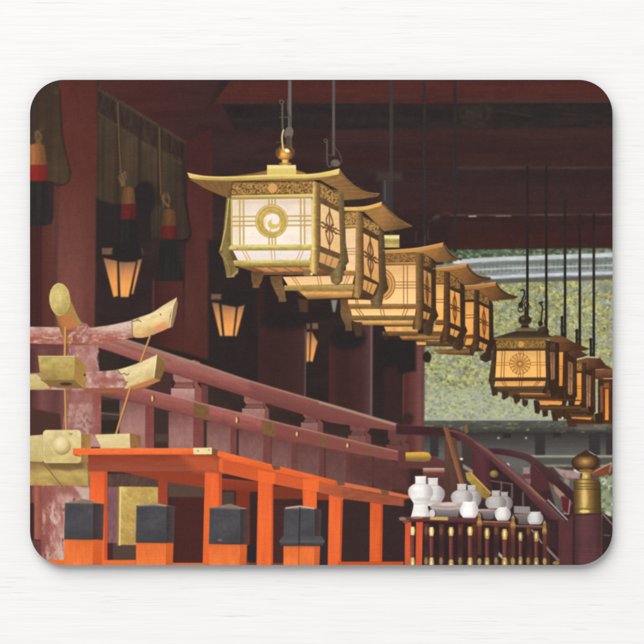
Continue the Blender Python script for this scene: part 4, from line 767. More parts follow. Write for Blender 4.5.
fill(p, V(370, 390, (182, 152, 150), (168, 120, 116), (158, 98, 92), (170, 130, 128), (186, 156, 154)), soft=.6, w=[((196, 168, 166), 6, 4, .60, 147, .4), ((152, 90, 84), 5, 4, .64, 148, .36)], n=(.05, 2, 2, 149))
fill([(84, 388), (122, 387.6), (152, 385.4), (140, 390.4), (110, 393), (84, 393)], (150, 92, 66), soft=.8)
p = sp([(116.6, 369.8), (128, 366.6), (143, 361), (156.6, 354.8)]) + [(164.6, 359.6), (163.6, 372), (160, 380)] + sp([(160, 381), (150, 385), (138, 388), (124, 388.8)]) + [(127, 384), (123, 376)]
pc('gold_cap', p, G((130, 360), (142, 388), (0, (214, 200, 138)), (.4, (222, 206, 148)), (.8, (206, 184, 116)), (1, (176, 120, 72))), soft=.5, n=[(.07, 9, 4, 150, -.4), (.04, 2, 2, 250)])
fill([(157, 355), (164.8, 360), (164, 372), (160.4, 380), (153.6, 378.4), (156, 366)], V(355, 380, (128, 106, 58), (124, 96, 52)), soft=.5, n=(.06, 4, 4, 151)); fill([(128, 387.4), (153.6, 378.6), (160.4, 380.4), (148, 385.6), (134, 389.6)], (186, 122, 72), soft=.7); line([(156.6, 355), (153.8, 378)], .8, (236, 224, 176), soft=.4)
line(sp([(117, 369.4), (121, 374), (124, 373.4), (127, 375), (129, 373.6)]), 1, (130, 108, 84), soft=.4); fill(ell(127, 382, .9), (130, 110, 80), soft=.4)
p = [(24, 375), (36, 374), (44, 380), (50, 388.4), (24, 390)]; pc('gold_cap', p, V(374, 390, (206, 192, 128), (188, 168, 96)), soft=.6, n=(.05, 3, 3, 152))
for rod_ in ([(65.4, 330), (64.8, 358)], [(64.8, 386), (66, 431)], [(150.4, 336), (140.6, 362)], [(129.8, 390), (116, 434)]): part('printed_gold_rod'); own(band(rod_, 2.6))
for a, b, w in (((65.4, 328), (64.8, 358), 2.4), ((64.9, 386), (66.2, 431), 2), ((150.4, 335), (140.6, 362), 2), ((129.8, 389), (116, 434), 2.1)):
    line([a, b], w, (206, 152, 82), soft=.5); line([(a[0] + w * .45, a[1]), (b[0] + w * .45, b[1])], .7, (126, 84, 52), soft=.4)
part('printed_gold_block', 'gold box bracket on the corner post')
own([(38, 356), (75, 356), (87, 367), (85, 388), (60, 388), (41, 380)])
pc('front', [(38, 356), (75, 356), (74.4, 380), (40.6, 380)], V(356, 380, (186, 168, 94), (178, 158, 82), (156, 132, 68)), soft=.5, n=[(.10, 9, 6, 153), (.06, 2, 2, 253)])
pc('side', [(75, 356), (87, 366.4), (85.4, 388.4), (74.4, 380)], Hz(75, 87, (156, 124, 58), (172, 130, 66)), soft=.5, n=(.06, 4, 4, 154)); pc('underside', [(40.6, 380), (74.4, 380), (84, 388.4), (58, 388), (50, 386)], (132, 102, 58), soft=.6)
fill(ell(66, 384, 6, 1.6), (72, 54, 40), soft=.9); fill(ell(84.6, 375, 1.1, 1), (70, 52, 40), soft=.5); line([(38.4, 356.2), (75, 356.2)], .8, (214, 198, 126), soft=.4)
part('printed_gold_block', 'gold block with a round knob at the left edge')
own([(24, 435), (43, 434), (44, 430), (81, 430), (92, 434), (92, 486), (24, 486)])
pc('lower_block', [(24, 462), (90, 462), (90, 485.6), (24, 485.6)], V(462, 486, (132, 106, 62), (182, 158, 86), (168, 142, 74)), soft=.6, n=[(.12, 12, 6, 155, .5), (.05, 3, 2, 255)]); line([(44, 464), (62, 486)], 1, (112, 86, 50), soft=.5, op=.8); line([(88, 464), (89, 485)], 1, (120, 94, 56), soft=.5)
fill([(46, 461), (82, 461), (84, 467), (70, 471), (50, 469)], (104, 84, 54), soft=2, op=.7)
pc('side', [(81, 433), (91.4, 435), (90.6, 462), (80, 463)], Hz(81, 91, (150, 116, 60), (168, 128, 66)), soft=.5, n=(.06, 4, 4, 156)); pc('left_arm', [(24, 436), (43, 434.6), (43, 462), (24, 461.6)], V(434, 462, (204, 190, 128), (190, 172, 104)), soft=.5, n=(.04, 4, 4, 157))
pc('front', rrc(43, 430, 81, 463, 3.5), V(430, 463, (212, 198, 136), (208, 192, 124), (196, 178, 108)), soft=.5, n=[(.08, 8, 7, 158), (.04, 2, 2, 258)]); loop(rrc(43.4, 430.4, 80.6, 462.6, 3.5), .8, (226, 214, 158), soft=.5, op=.6)
pc('knob', ell(62, 446, 9, 9), R(60, 442.5, 12, 12, (0, (232, 222, 172)), (.55, (214, 198, 134)), (1, (166, 144, 82))), soft=.7); fill([(68, 433), (73, 433.4), (71, 435.4)], (150, 130, 84), soft=.5)
part('printed_gold_block', 'pale gold beam end above the orange rail'); own([(95, 434.6), (129.8, 433), (141, 436), (140, 449), (95, 449)])
pc('front', [(95, 434.6), (129.8, 433.4), (130.4, 449), (101, 449), (97, 442)], V(433, 448, (222, 208, 144), (210, 194, 130)), soft=.5, n=(.04, 4, 4, 159)); pc('side', [(129.8, 433.4), (140.8, 435.6), (140.4, 449), (130.4, 449)], (146, 104, 62), soft=.5, n=(.14, 3, 4, 160))
fill([(91, 434), (95.4, 436), (101, 447), (91, 447)], (178, 132, 132), soft=.7)

# ---- behind the orange fence
def vermilion(c):
    k = np.clip((c[..., :1] - c[..., 1:2] * 1.5) / 30, 0, 1)        # only the orange and red paints
    return np.array([1.02, 1.03, .80], np.float32) * k + (1 - k)
TINT = vermilion

fill([(90, 454), (216, 454), (270, 480), (412, 506), (412, 570), (90, 570)], (66, 42, 42), soft=.8, n=(.07, 10, 20, 165))
fill(rc(104, 474, 205, 488), (88, 66, 60), soft=1, n=(.14, 2, 6, 166)); fill(rc(107, 487, 119, 545), (128, 88, 94), soft=.8, n=(.12, 2, 6, 167)); fill(rc(107, 543, 136, 562), (84, 66, 60), soft=.8); fill(rc(107, 543, 113, 562), (72, 44, 46), soft=1)
fill(rc(176, 496, 204, 565), (74, 42, 43), soft=1.2); fill(rc(168, 483, 204, 497), (88, 68, 58), soft=1.2)
fill(rc(222, 492, 234, 510), (80, 64, 56), soft=1); fill(rc(236, 490, 250, 565), (122, 50, 42), soft=1); fill(rc(250, 494, 258, 565), (56, 42, 44), soft=1.2); fill(rc(247, 545, 258, 562), (44, 42, 46), soft=1.5)
fill(rc(320, 504, 328, 565), (56, 44, 46), soft=.8); fill(rc(274, 505, 284, 565), (72, 44, 46), soft=1); fill(rc(342, 500, 369, 565), (58, 44, 44), soft=.8); fill(rc(383, 505, 406, 565), (56, 43, 43), soft=.8)
solo('printed_gold_panel', [(119, 486.5), (160, 487), (160, 506), (137, 508), (137, 545), (118.4, 545)], G((120, 490), (158, 520), (0, (214, 184, 106)), (.2, (190, 160, 84)), (1, (182, 148, 78))), soft=.6, n=[(.10, 6, 3, 168, .8), (.06, 2, 2, 169)])
line([(120.4, 488), (119.6, 545)], 1.6, (226, 200, 130), soft=.7); line([(118.6, 487), (117.6, 545)], 1.4, (140, 112, 62), soft=.6)

part('printed_fence_brace'); p = [(110, 471), (206, 471), (206, 488), (168, 482), (125, 472.6)]; q2 = [(220, 478), (262, 482), (262, 492), (220, 490)]; own(p); part('printed_fence_brace'); own(q2); fill(p, (146, 60, 50), soft=.8); fill(q2, V(478, 492, (150, 62, 52), (126, 52, 46)), soft=.8); fill(rc(274, 486, 304, 499), (120, 54, 48), soft=1); fill(rc(317, 483, 338, 500), (136, 58, 50), soft=1)
OR1, OR2, OR3 = (232, 104, 64), (226, 94, 52), (196, 80, 52)
def fpost(p, side, label=None, dim=0):
    part('printed_fence_post', label); ys = [v[1] for v in p]
    f = lambda c: tuple(np.array(c) * (1 - dim) + np.array((186, 72, 40)) * dim)
    pc('face', p, V(min(ys), max(ys), f((222, 92, 58)), f((230, 100, 58)), f((228, 98, 56))), soft=.5, n=[(.05, 4, 26, 170), (.035, 1.2, 30, 270)])
    if side: pc('side', side, V(min(ys), max(ys), (190, 72, 50), (206, 84, 50)), soft=.5, n=(.03, 3, 14, 171))
part('printed_fence_post', 'end post of the orange fence with a red inner side')
pc('face', [(90, 455), (104.6, 455), (104.6, 565), (90, 565)], V(455, 520, (196, 80, 60), (228, 96, 58), (230, 100, 58)), soft=.5, n=(.03, 4, 20, 170)); pc('side', [(104.4, 470), (107.4, 470), (107.4, 565), (104.4, 565)], (200, 76, 48), soft=.5)
fill(rc(158, 478, 167.6, 505), V(478, 505, (150, 62, 52), (158, 66, 56)), soft=.7)
fpost([(205, 466), (219.4, 466), (218.6, 565), (202.6, 565)], [(219, 470), (222, 471), (221.8, 560), (218.6, 565)])
fpost([(258, 482), (272.6, 482), (271.4, 570), (256.2, 570)], [(272, 484), (273.6, 484), (273, 565), (271, 565)])
fpost([(302.4, 489), (316.8, 490), (316.8, 509), (303, 508)], None)
fpost([(329, 487), (341.4, 488), (339.6, 570), (327.6, 570)], [(341.4, 488), (343.4, 489), (341.2, 565), (339.6, 565)])
fill(ell(342.4, 493, 1.2, 7), (226, 140, 110), soft=.6, op=.7)
fpost([(370, 501), (381.4, 502), (380, 570), (369.4, 570)], [(381.4, 502), (383, 502), (382, 565), (380, 565)], dim=.35)
fpost([(405, 522), (411.4, 522), (411, 570), (404.6, 570)], None, dim=.6); fpost([(416, 522), (423, 522), (422, 570), (415.6, 570)], None, dim=.45)
part('printed_fence_rail', 'front top rail of the orange fence')
p = [(73, 448.2), (214, 448), (224, 458), (224, 476), (204, 471.6), (90, 471.6), (90, 455), (73, 455)]; own(p)
fill([(88, 454), (222, 454), (224, 474), (204, 471.6), (88, 471.6)], V(454, 472, (136, 60, 52), (150, 68, 60), (146, 76, 72)), soft=.7, n=[(.05, 20, 4, 172)]); fill([(180, 454), (212, 456), (220, 462), (218, 472), (196, 472)], (196, 88, 64), soft=5, op=.7)
fill([(73, 448.2), (214, 448), (216, 454.4), (73, 454.8)], V(448, 455, (238, 114, 74), (228, 98, 56)), soft=.45, n=[(.06, 16, 3, 173), (.03, 3, 1.2, 273)]); line([(75, 455), (80, 456)], 1.4, (184, 72, 48), soft=.5)
fill([(219, 458.6), (225, 459), (225, 474), (219, 471)], (224, 96, 58), soft=.6)
pc('end_tag', [(193, 447.8), (212, 447.6), (212, 454.2), (193.6, 454.4)], (228, 210, 154), soft=.4, n=(.04, 3, 3, 174))
for x, y in ((198, 451), (209, 450)): fill(ell(x, y, .8), (150, 140, 90), soft=.4)
pc('plaque', [(212, 447.8), (218.6, 450.4), (217.6, 455.6), (212, 454.4)], (116, 84, 60), soft=.5)
part('printed_fence_rail', 'side rail of the orange fence running into the distance')
p = [(218, 450.6), (272, 464.6), (281, 466.8), (342, 482), (370, 487), (412, 496), (412, 507), (384, 504.5), (343, 498), (316, 492), (300, 489), (262, 482.4), (223, 473), (223, 459), (217.6, 456)]; own(p)
fill(p, V(455, 505, (206, 86, 54), (200, 84, 56), (176, 86, 70), (160, 82, 74)), soft=.6, n=(.04, 14, 3, 175, .24))
fill([(223, 461), (262, 471), (262, 482), (223, 473)], V(461, 482, (198, 82, 56), (212, 88, 54)), soft=.6); fill([(275, 473), (306, 480.4), (306, 490.6), (275, 484)], (206, 86, 56), soft=.6)
fill([(218, 450.6), (272, 464.6), (281, 466.8), (336, 480.8), (334, 485), (306, 478.4), (274, 471), (222, 458.6), (217, 455.4)], G((240, 455), (238, 465), (0, (234, 108, 64)), (1, (222, 92, 50))), soft=.5, n=[(.06, 16, 3, 176, .24), (.03, 3, 1.2, 276, .24)])
fill([(258, 470), (275.4, 473), (275, 483), (271, 484.6), (258, 482)], (232, 100, 56), soft=.6); fill([(303, 479), (319, 480), (318.6, 491), (316, 492), (303, 490)], (232, 102, 58), soft=.6)
fill([(336, 481), (343, 482), (370, 487.6), (412, 496.4), (412, 499), (370, 491), (340, 486)], (200, 104, 80), soft=.6); fill([(342, 486), (412, 500), (412, 507), (343, 499)], V(486, 507, (160, 82, 72), (150, 76, 66)), soft=.7, n=(.08, 8, 3, 177)); line([(350, 489), (412, 500)], 1, (120, 62, 56), soft=.6, op=.6)
for a, y in ((271.6, 464.6), (336.4, 480.4), (380.4, 489.4)): pc('plaque', [(a, y), (a + 8, y + 1.8), (a + 8.6, y + 5), (a + 2, y + 5.4)], (116, 82, 60), soft=.6)
part('printed_fence_rail', 'bottom rail of the orange fence along the lower edge'); p = rc(40, 560, 136, 575); q2 = rc(338, 561.6, 408, 575); own(p); part('printed_fence_rail', 'right stretch of the bottom rail of the orange fence'); own(q2); part('printed_fence_rail', 'short middle stretch of the bottom rail of the orange fence'); own(rc(170, 562.6, 205, 575))
fill(p, V(559, 566, (226, 108, 60), (222, 100, 54)), soft=.6); fill(q2, (196, 78, 42), soft=.6); fill(rc(170, 562.8, 205, 575), (206, 104, 66), soft=.6); fill(rc(221, 562.6, 257, 575), (150, 70, 50), soft=.6, op=.7); fill(rc(272, 563, 284, 575), (150, 74, 54), soft=.6, op=.7)

# ---- bollards: orange, with black caps
def bollard(label, f, s, top, cap_y, base=None, split=None):
    part('printed_bollard', label); (x0, x1), x2 = f, s; y0, y1 = cap_y
    pc('orange_shaft', [(x0 - .6, y1), (x1, y1), (x1 - .6, 572), (x0 - .6, 572)], V(y1, 566, (222, 104, 60), (230, 114, 68)), soft=.45, n=[(.05, 6, 12, 178), (.03, 1.3, 10, 278)]); pc('orange_side', [(x1, y1), (x2 - 1.4, y1), (x2 - 2.4, 572), (x1 - .6, 572)], V(y1, 566, (206, 92, 54), (200, 88, 50)), soft=.45)
    pc('cap_top', top, (138, 116, 98), soft=.6, n=(.08, 4, 3, 179))
    pc('black_cap', [(x0, y0), (x1 - .2, y0 + .4), (x1 - .4, y1), (x0 - .8, y1 - .6)], G((x0, y0), (x1, y1), (0, (70, 70, 74)), (.5, (77, 77, 81)), (1, (72, 72, 75))), soft=.5, n=[(.08, 9, 7, 180), (.05, 2, 2, 181)])
    line([(x0 + .3, y0 + .6), (x1, y0 + .9)], .8, (104, 103, 106), soft=.5, op=.6); line([(x1 - .4, y0 + 1), (x1 - .6, y1 - 1)], .7, (98, 96, 98), soft=.5, op=.5); line([(x0 - .4, y1 - .6), (x1, y1)], .9, (46, 42, 44), soft=.5, op=.6)
    fill([(x0, y1 - 9), (x1, y1 - 9), (x1, y1), (x0, y1)], (58, 58, 62), soft=4, op=.35)
    pc('black_cap_side', [(x1 - .2, y0 + .4), (x2, y0 + 1), (x2 - 1, y1 + .6), (x1 - .4, y1)], Hz(x1, x2, (60, 56, 58), (84, 66, 66)), soft=.55, n=(.06, 4, 6, 182))
    if base:
        bx0, bx1, by0, by1 = base; p = [(x0 - 1, by0 - 3), (x2, by0 - 3), (bx1, by0 + 2), (bx1 - 2, by1), (bx0 + 2, by1), (bx0, by0 + 2)]
        pc('cap_flare', p, V(by0 - 3, by1, (78, 77, 81), (84, 83, 87), (62, 61, 65)), soft=.5, n=(.05, 6, 3, 183)); line([(bx0 + 1, by0 + 2.6), (bx1 - 1, by0 + 3)], .8, (100, 99, 103), soft=.5, op=.7)
    if split: line([(split, y0 - 3), (split - 1, y1)], 1.2, (48, 46, 49), soft=.5); line([(split - 1, y1), (split - 1.4, 566)], 1, (166, 78, 46), soft=.5)
bollard('bollard at the far left, its cap with a reddish side', (65, 93), 104, [(66, 503), (84, 499), (104, 504.4), (93, 504.4)], (503, 539.4))
bollard('bollard in front of the gold panel, its cap with a pale rounded top', (136.6, 166.6), 175, [(136, 506), (146, 503.6), (156, 503), (166, 505), (176, 507), (166, 507.6)], (505.6, 542.6))
bollard('bollard with a low pyramid cap between two orange posts', (209.8, 240.4), 248.6, [(210, 508.6), (220, 505.6), (230, 503.6), (241, 507), (248, 508.6)], (508, 544))
bollard('bollard with a split, flared cap', (284, 315), 321.6, [(284, 508.6), (296, 506.6), (300, 505.6), (312, 507.6), (318, 509), (300, 509.6)], (508.4, 545.6), (279, 325, 539, 546), 300)
line([(286, 508), (300, 506.2), (314, 508.4)], 1.6, (196, 168, 146), soft=.6); line([(139, 505.4), (154, 503.8), (166, 505.8)], 1.3, (164, 146, 124), soft=.6); line([(228, 508.4), (246, 508.6)], .9, (150, 134, 124), soft=.5); line([(211, 508), (238, 508.2)], .8, (110, 100, 96), soft=.5)
fill(ell(220, 540, 2.2, .9), (130, 116, 96), soft=.7); fill([(220, 571), (222, 571)] + [(221, 572)], (0, 0, 0), op=0)

TINT = None
# ================================================================ lower right: stair rails, gold finial post, offerings
fill([(462, 446), (490, 458), (520, 475), (575, 520), (575, 570), (404, 570), (404, 500), (446, 486)], (56, 42, 44), soft=1.5, n=(.12, 8, 8, 190))
fill([(431, 476), (448, 478), (448, 505), (424, 505)], (82, 54, 54), soft=1.5)
fill([(446, 432), (476, 440), (476, 480), (446, 500)], (66, 58, 54), soft=1.2); fill(rc(446, 441, 462, 458), (106, 108, 106), soft=1.2, op=.6); fill(ell(461.4, 459, 1.8, 1.3), (206, 198, 192), soft=.7); fill([(463, 464), (473, 470), (473, 474), (463, 468)], (150, 128, 124), soft=.8)
solo('printed_brown_board', [(445, 428), (455, 430), (462, 482), (462, 515), (444, 515)], V(428, 515, (98, 68, 52), (88, 62, 52), (80, 58, 50)), soft=.7, n=[(.10, 2, 20, 191)])
fill(rc(491, 479, 530, 512), (52, 40, 42), soft=1.2); line([(490, 480.6), (512, 484)], 1.4, (110, 78, 76), soft=.6)
for x, a in ((501.4, 482), (512, 484), (523, 493)): line([(x, a), (x, a + 14)], 2, (118, 92, 92), soft=.6, op=.8)
fill([(524, 466), (532, 468), (532, 484), (526, 484)], (92, 60, 60), soft=.8); fill(rc(523, 467, 530, 474), (146, 128, 127), soft=.9); fill(rc(523, 474, 530, 478), (112, 62, 62), soft=.6); fill(rc(524, 478.6, 532, 484), (124, 102, 104), soft=.9); fill(ell(508, 464.6, 2, 1.5, .6), (190, 180, 176), soft=.7)
fill([(531, 470), (552, 478), (575, 505), (575, 520), (552, 510), (531, 488)], (64, 44, 46), soft=1); fill([(548, 481), (560, 490), (572, 503), (566, 514), (556, 508)], (98, 92, 84), soft=1); fill([(553, 484), (566, 494), (560, 498), (555, 492)], (160, 124, 110), soft=1)
fill([(561, 496), (570, 499), (569, 513), (563, 511)], (98, 42, 46), soft=.8); line([(570, 499), (568.6, 514), (563.6, 513.4)], 1.2, (170, 128, 128), soft=.6); fill([(565, 478), (569.6, 480), (569, 486), (564, 482)], (140, 130, 124), soft=.9)
solo('printed_stair_post', [(472, 442), (490, 452), (490, 480), (496, 500), (482, 500), (473, 476)], Hz(472, 492, (84, 48, 52), (92, 52, 56), (72, 44, 48)), soft=.8, n=(.06, 4, 12, 192))
solo('printed_stair_rail', sp([(488, 448.6), (500, 448.6), (514, 450.8), (532, 456), (550, 470), (562, 481), (573.6, 491.6)]) + sp([(573.6, 503), (560, 490), (546.7, 477.5), (532, 464), (518, 458), (502, 455), (492, 454)]), G((530, 455), (520, 475), (0, (88, 58, 60)), (.3, (78, 48, 50)), (1, (58, 40, 42))), label='dark curved stair rail behind the gold finial', soft=.7, n=(.05, 12, 4, 193, .6))
fill([(531, 463), (548, 479), (549, 490), (540, 492), (531, 484)], (84, 48, 52), soft=1, n=(.06, 3, 6, 210))
solo('printed_stair_rail', sp([(398, 425.6), (444, 427.6), (458, 430.4), (472, 438), (490, 450.5), (522, 477), (545, 501), (566, 522)]) + sp([(558, 529), (536, 506), (522, 490), (506, 475), (490, 460), (478, 450), (466, 442.4), (452, 437), (444, 435.6), (398, 434)]), G((500, 460), (491, 470), (0, (112, 76, 74)), (.35, (98, 58, 60)), (1, (68, 42, 45))), label='long curved stair rail in front of the offerings', soft=.7, n=(.05, 14, 4, 194, .7))
line(sp([(444, 429.6), (458, 432.4), (472, 440), (492, 455), (522, 481), (540, 499)]), 1.6, (140, 100, 98), soft=.8, op=.6); line([(528, 485), (546, 502)], 1.6, (150, 104, 66), soft=.6); line([(548, 500), (568, 520.6)], 1.5, (164, 155, 152), soft=.6); line([(546, 502), (564, 520)], 1.4, (92, 84, 76), soft=.5)
fill([(458, 432), (474, 440), (478, 454), (462, 446)], (84, 56, 54), soft=1, op=.6)
solo('printed_slanted_pole', [(443.4, 427.4), (448.4, 427.4), (464.6, 484), (459.6, 484)], G((446, 440), (452, 438), (0, (150, 98, 66)), (1, (110, 70, 50))), soft=.6, n=(.06, 2, 10, 195))
fill([(464, 426), (467, 424), (468.6, 432), (465, 434)], (120, 96, 58), soft=.8)
solo('printed_gold_plate', [(465.4, 472.6), (470.6, 471.8), (474, 475), (491.4, 493), (487.4, 500), (480, 496), (471, 484), (467, 480)], G((466, 472), (490, 498), (0, (178, 148, 66)), (.4, (168, 136, 62)), (1, (142, 112, 58))), soft=.6, n=(.12, 4, 3, 196, .8))
line([(471, 473), (490.6, 493)], .9, (206, 176, 98), soft=.5)
solo('printed_gold_knob', ell(494, 474, 4.4, 3.8), R(493, 472.6, 5, 5, (0, (176, 144, 72)), (1, (110, 84, 52))), soft=.8)

# gold finial post
solo('printed_newel_post', [(573.6, 512), (601.6, 512), (601.6, 575), (573, 575)], Hz(573, 602, (76, 48, 50), (96, 60, 63), (94, 58, 61), (74, 48, 50)), soft=.6, n=[(.07, 5, 16, 197), (.05, 20, 1.6, 198)], label='stout red post under the gold finial')
fill([(558, 518), (566, 522), (574, 512), (574, 575), (556, 575)], (88, 52, 55), soft=.8, n=(.06, 4, 12, 199)); line([(574, 505), (573.4, 570)], 1.8, (54, 42, 40), soft=.7); line([(602, 512), (601.6, 565)], 1, (110, 88, 66), soft=.6, op=.7)
fill([(602.4, 512), (613, 519), (613, 575), (602.4, 575)], (56, 44, 44), soft=.7); line([(603, 514), (613, 525)], 1.8, (118, 106, 98), soft=.6); line([(604, 535), (610, 535.6)], 1.2, (96, 88, 86), soft=.7)
part('printed_gold_finial', 'onion-topped gold finial at the right edge')
p = [(574, 514), (573.6, 482), (576, 479.6), (581.6, 479), (582.4, 473.6)] + sp([(579, 472), (572.6, 466.6), (572, 460.6), (576, 456), (582, 452.4), (586, 449.6), (590, 452.4), (596.6, 456), (600.4, 460.6), (599.8, 466), (593, 472)]) + [(590.6, 473.6), (591, 479), (597, 479.8), (600.6, 482), (601.4, 513.4)]
own(p); fill(p, Hz(572, 601, (58, 44, 34), (122, 92, 48), (206, 176, 98), (146, 114, 56), (92, 70, 40), (70, 54, 38)), soft=.5, n=(.04, 10, 3, 200))
fill(sp([(579, 472), (572.6, 466.6), (572, 460.6), (576, 456), (582, 452.4), (586, 449.6), (590, 452.4), (596.6, 456), (600.4, 460.6), (599.8, 466), (593, 472)]) , R(585, 461.6, 15, 10, (0, (206, 168, 96)), (.18, (168, 128, 66)), (.5, (112, 80, 46)), (.85, (62, 45, 36)), (1.1, (92, 66, 44))), soft=.5)
fill([(582, 452.6), (586, 449.6), (590, 452.6), (592, 456), (586, 457), (578, 456)], (70, 46, 38), soft=1, op=.8); line([(589.4, 451.6), (595, 455)], .9, (176, 160, 140), soft=.5); fill(ell(585.6, 470.6, 7, 1.6), (134, 100, 54), soft=.8)
for y, c in ((479.4, (84, 62, 40)), (483.4, (74, 56, 38)), (486.4, (80, 60, 40)), (489, (70, 52, 36)), (508.6, (84, 64, 42))): line([(575, y), (600, y + .4)], .9, c, soft=.45, op=.75)
fill(ell(584.6, 511.4, 5, 1.2), (232, 206, 130), soft=.6); fill(ell(584.6, 498, 2.6, 9), (222, 194, 116), soft=2, op=.8); fill(ell(586, 476.4, 1.6, 2), (222, 186, 110), soft=.8); line([(574.6, 514.4), (601, 514)], 1.2, (56, 42, 40), soft=.6)

# offering tables and their vessels
fill(rc(404, 520, 558, 570), (50, 38, 40), soft=1, n=(.10, 4, 8, 201))
fpost([(405, 522), (411.4, 522), (411, 570), (404.6, 570)], None, dim=.5); fpost([(416, 522), (423, 522), (422, 570), (415.6, 570)], None, dim=.4)
for x in (426, 441, 460, 474, 496, 510, 529, 547): fill(rc(x - 2, 524, x + 3, 566), V(524, 566, (112, 56, 42), (66, 42, 44), (86, 60, 42)), soft=.9, op=.85)
fill([(499, 552), (507, 560), (505, 562), (498, 555)], (190, 184, 190), soft=.7, op=.8)
line([(532, 530), (542, 543)], 1.6, (140, 118, 118), soft=.7); line([(546, 547), (558, 560)], 2.4, (136, 112, 114), soft=.8)
def vase(label, cx, prof, c, d, name='printed_white_pot'):
    """a thrown vessel drawn from its half-widths (y, half width)"""
    part(name, label); c, d = np.array(c, float), np.array(d, float)
    i = 2 if prof[0][1] == prof[1][1] else 0
    rt = [(cx + w, y) for y, w in prof[:i]] + sp([(cx + w, y) for y, w in prof[i:]], 4)
    p = rt + [(2 * cx - x, y) for x, y in rt[::-1]]; hw = max(w for _, w in prof); y0, y1 = prof[0][0], prof[-1][0]
    own(p); fill(p, Hz(cx - hw, cx + hw, (c + d) / 2, c * .99, c * 1.02, c, (c + 2 * d) / 3, d * .96), soft=.5, n=(.015, 4, 4, 202))
    yb = next(y for y, w in prof if w == hw); inside = lambda q: [(max(min(x, cx + hw), cx - hw), y) for x, y in q]
    fill(ell(cx + hw * .1, yb + hw * .66, hw * .62, hw * .16), d, soft=1.6, op=.5)                    # shading inked under the belly
    fill(ell(cx - hw * .34, yb - hw * .22, hw * .22, hw * .13, -.4), np.minimum(c * 1.08, 250), soft=1.2, op=.75)
    w0 = prof[0][1]; line([(cx - w0, y0 + .4), (cx + w0, y0 + .4)], .9, np.minimum(c * 1.06, 248), soft=.4, op=.8)
    if i: line([(cx - w0 * .9, prof[1][0] + .3), (cx + w0, prof[1][0] + .3)], .8, d, soft=.5, op=.6)
vase('white bottle behind the tallest bottle', 433, [(478, 4.9), (485, 4.9), (486.4, 7.6), (489.6, 10.8), (493.6, 12), (498, 11), (502, 8.4), (506, 5.6)], (212, 209, 206), (158, 152, 150))
part('printed_offering_dish', 'shallow dish on dark foot beside the tall bottle'); p = sp([(429.6, 506.4), (433, 504), (440, 502.4), (452, 502), (464, 502.6), (468, 504.4)]) + [(466, 508), (459, 511.6), (458, 517.4), (435.4, 517.4), (436, 511.8), (431, 508.4)]; own(p)
fill(p, V(502, 517, (196, 174, 166), (168, 150, 147), (130, 120, 121), (98, 90, 93)), soft=.6); fill(sp([(438, 504.6), (446, 502.8), (458, 502.6), (466, 504), (458, 505.6), (446, 505.8)], 4, True), (206, 186, 176), soft=.6); line(sp([(431, 507.4), (440, 508.6), (452, 508.8), (464, 507.4)]), 1, (206, 194, 190), soft=.5, op=.8)
fill(ell(432, 513.4, 3.2, 4.2), (206, 202, 201), soft=.7)
vase('grey-white round bottle behind the dish, right one of a pair', 471.6, [(485.2, 4), (490.4, 4), (491.6, 6.6), (494.4, 9.2), (498.6, 10), (503, 8.8), (507, 6)], (186, 181, 177), (136, 128, 126))
vase('grey-white round bottle behind the dish, left one of a pair', 461.8, [(484, 4.5), (490, 4.5), (491.4, 7.6), (494, 10.2), (497.2, 11), (500.6, 10.2), (504, 7.6)], (196, 192, 188), (146, 138, 135))
vase('tall white bottle with a flared foot at the left end of the table', 420.6, [(476.2, 5.4), (483.6, 5.4), (484.8, 8.2), (487.6, 11.4), (491.4, 12.5), (495, 12), (499, 9.8), (502.4, 7.6), (504.6, 7.1), (510, 8), (517.4, 9.9)], (230, 227, 225), (176, 170, 168))
line([(414, 503.6), (427, 503.6)], 1.4, (196, 190, 187), soft=1, op=.7)
solo('printed_offering_dish', sp([(477, 509.6), (487, 508.8), (497, 510), (494, 514), (493, 519), (484, 519), (482, 514)], 3, True), V(509, 519, (160, 140, 134), (118, 108, 108), (92, 85, 87)), soft=.6, label='grey dish beneath the round bottles'); line([(478, 510.2), (497, 510.4)], 1.1, (190, 162, 150), soft=.5)
vase('grey round bottle on the second step, right one of a pair', 504.4, [(492, 3.5), (496.2, 3.5), (497.4, 5.8), (500, 7.8), (503.4, 8.5), (507, 7.6), (510, 5)], (166, 161, 158), (120, 112, 112))
vase('grey round bottle on the second step, left one of a pair', 495.8, [(490.6, 4), (495.8, 4), (497.2, 7), (499.6, 9.8), (502.8, 10.6), (506, 9.6), (508.6, 7)], (182, 176, 172), (130, 122, 120))
solo('printed_offering_dish', sp([(514, 514.4), (524, 513.8), (533, 515), (530, 519), (529, 524), (519, 524), (518, 519)], 3, True), V(514, 524, (132, 118, 114), (92, 84, 84)), soft=.7, label='dim dish near the lowest pot')
part('printed_offering_tray'); p = [(514, 506), (530, 506.6), (530, 514), (514, 513)]; own(p); fill(p, (150, 140, 138), soft=.6)
for x in range(516, 530, 3): line([(x, 507), (x, 513)], .6, (110, 100, 100), soft=.4, op=.7)
vase('bright white round jar at the right end of the upper table', 469.2, [(502, 6.2), (503, 6), (505, 7.6), (508, 9.1), (511, 9.5), (514.4, 8.6), (517.8, 5.8)], (236, 235, 235), (184, 180, 181), 'printed_white_jar')
vase('white round jar on the second step', 502.8, [(507.4, 3.4), (508.6, 5.6), (511, 7.6), (514, 8.2), (517.4, 7.4), (520.6, 5)], (224, 221, 220), (162, 157, 157), 'printed_white_jar')
vase('greyish squat jar on the lowest step', 535.4, [(511.8, 5.2), (513, 5), (514.6, 6.8), (518, 8), (521.4, 7.4), (524.4, 5.4)], (206, 203, 201), (148, 141, 141), 'printed_white_jar')
part('printed_offering_table', 'upper offering table with gold-tipped spindles')
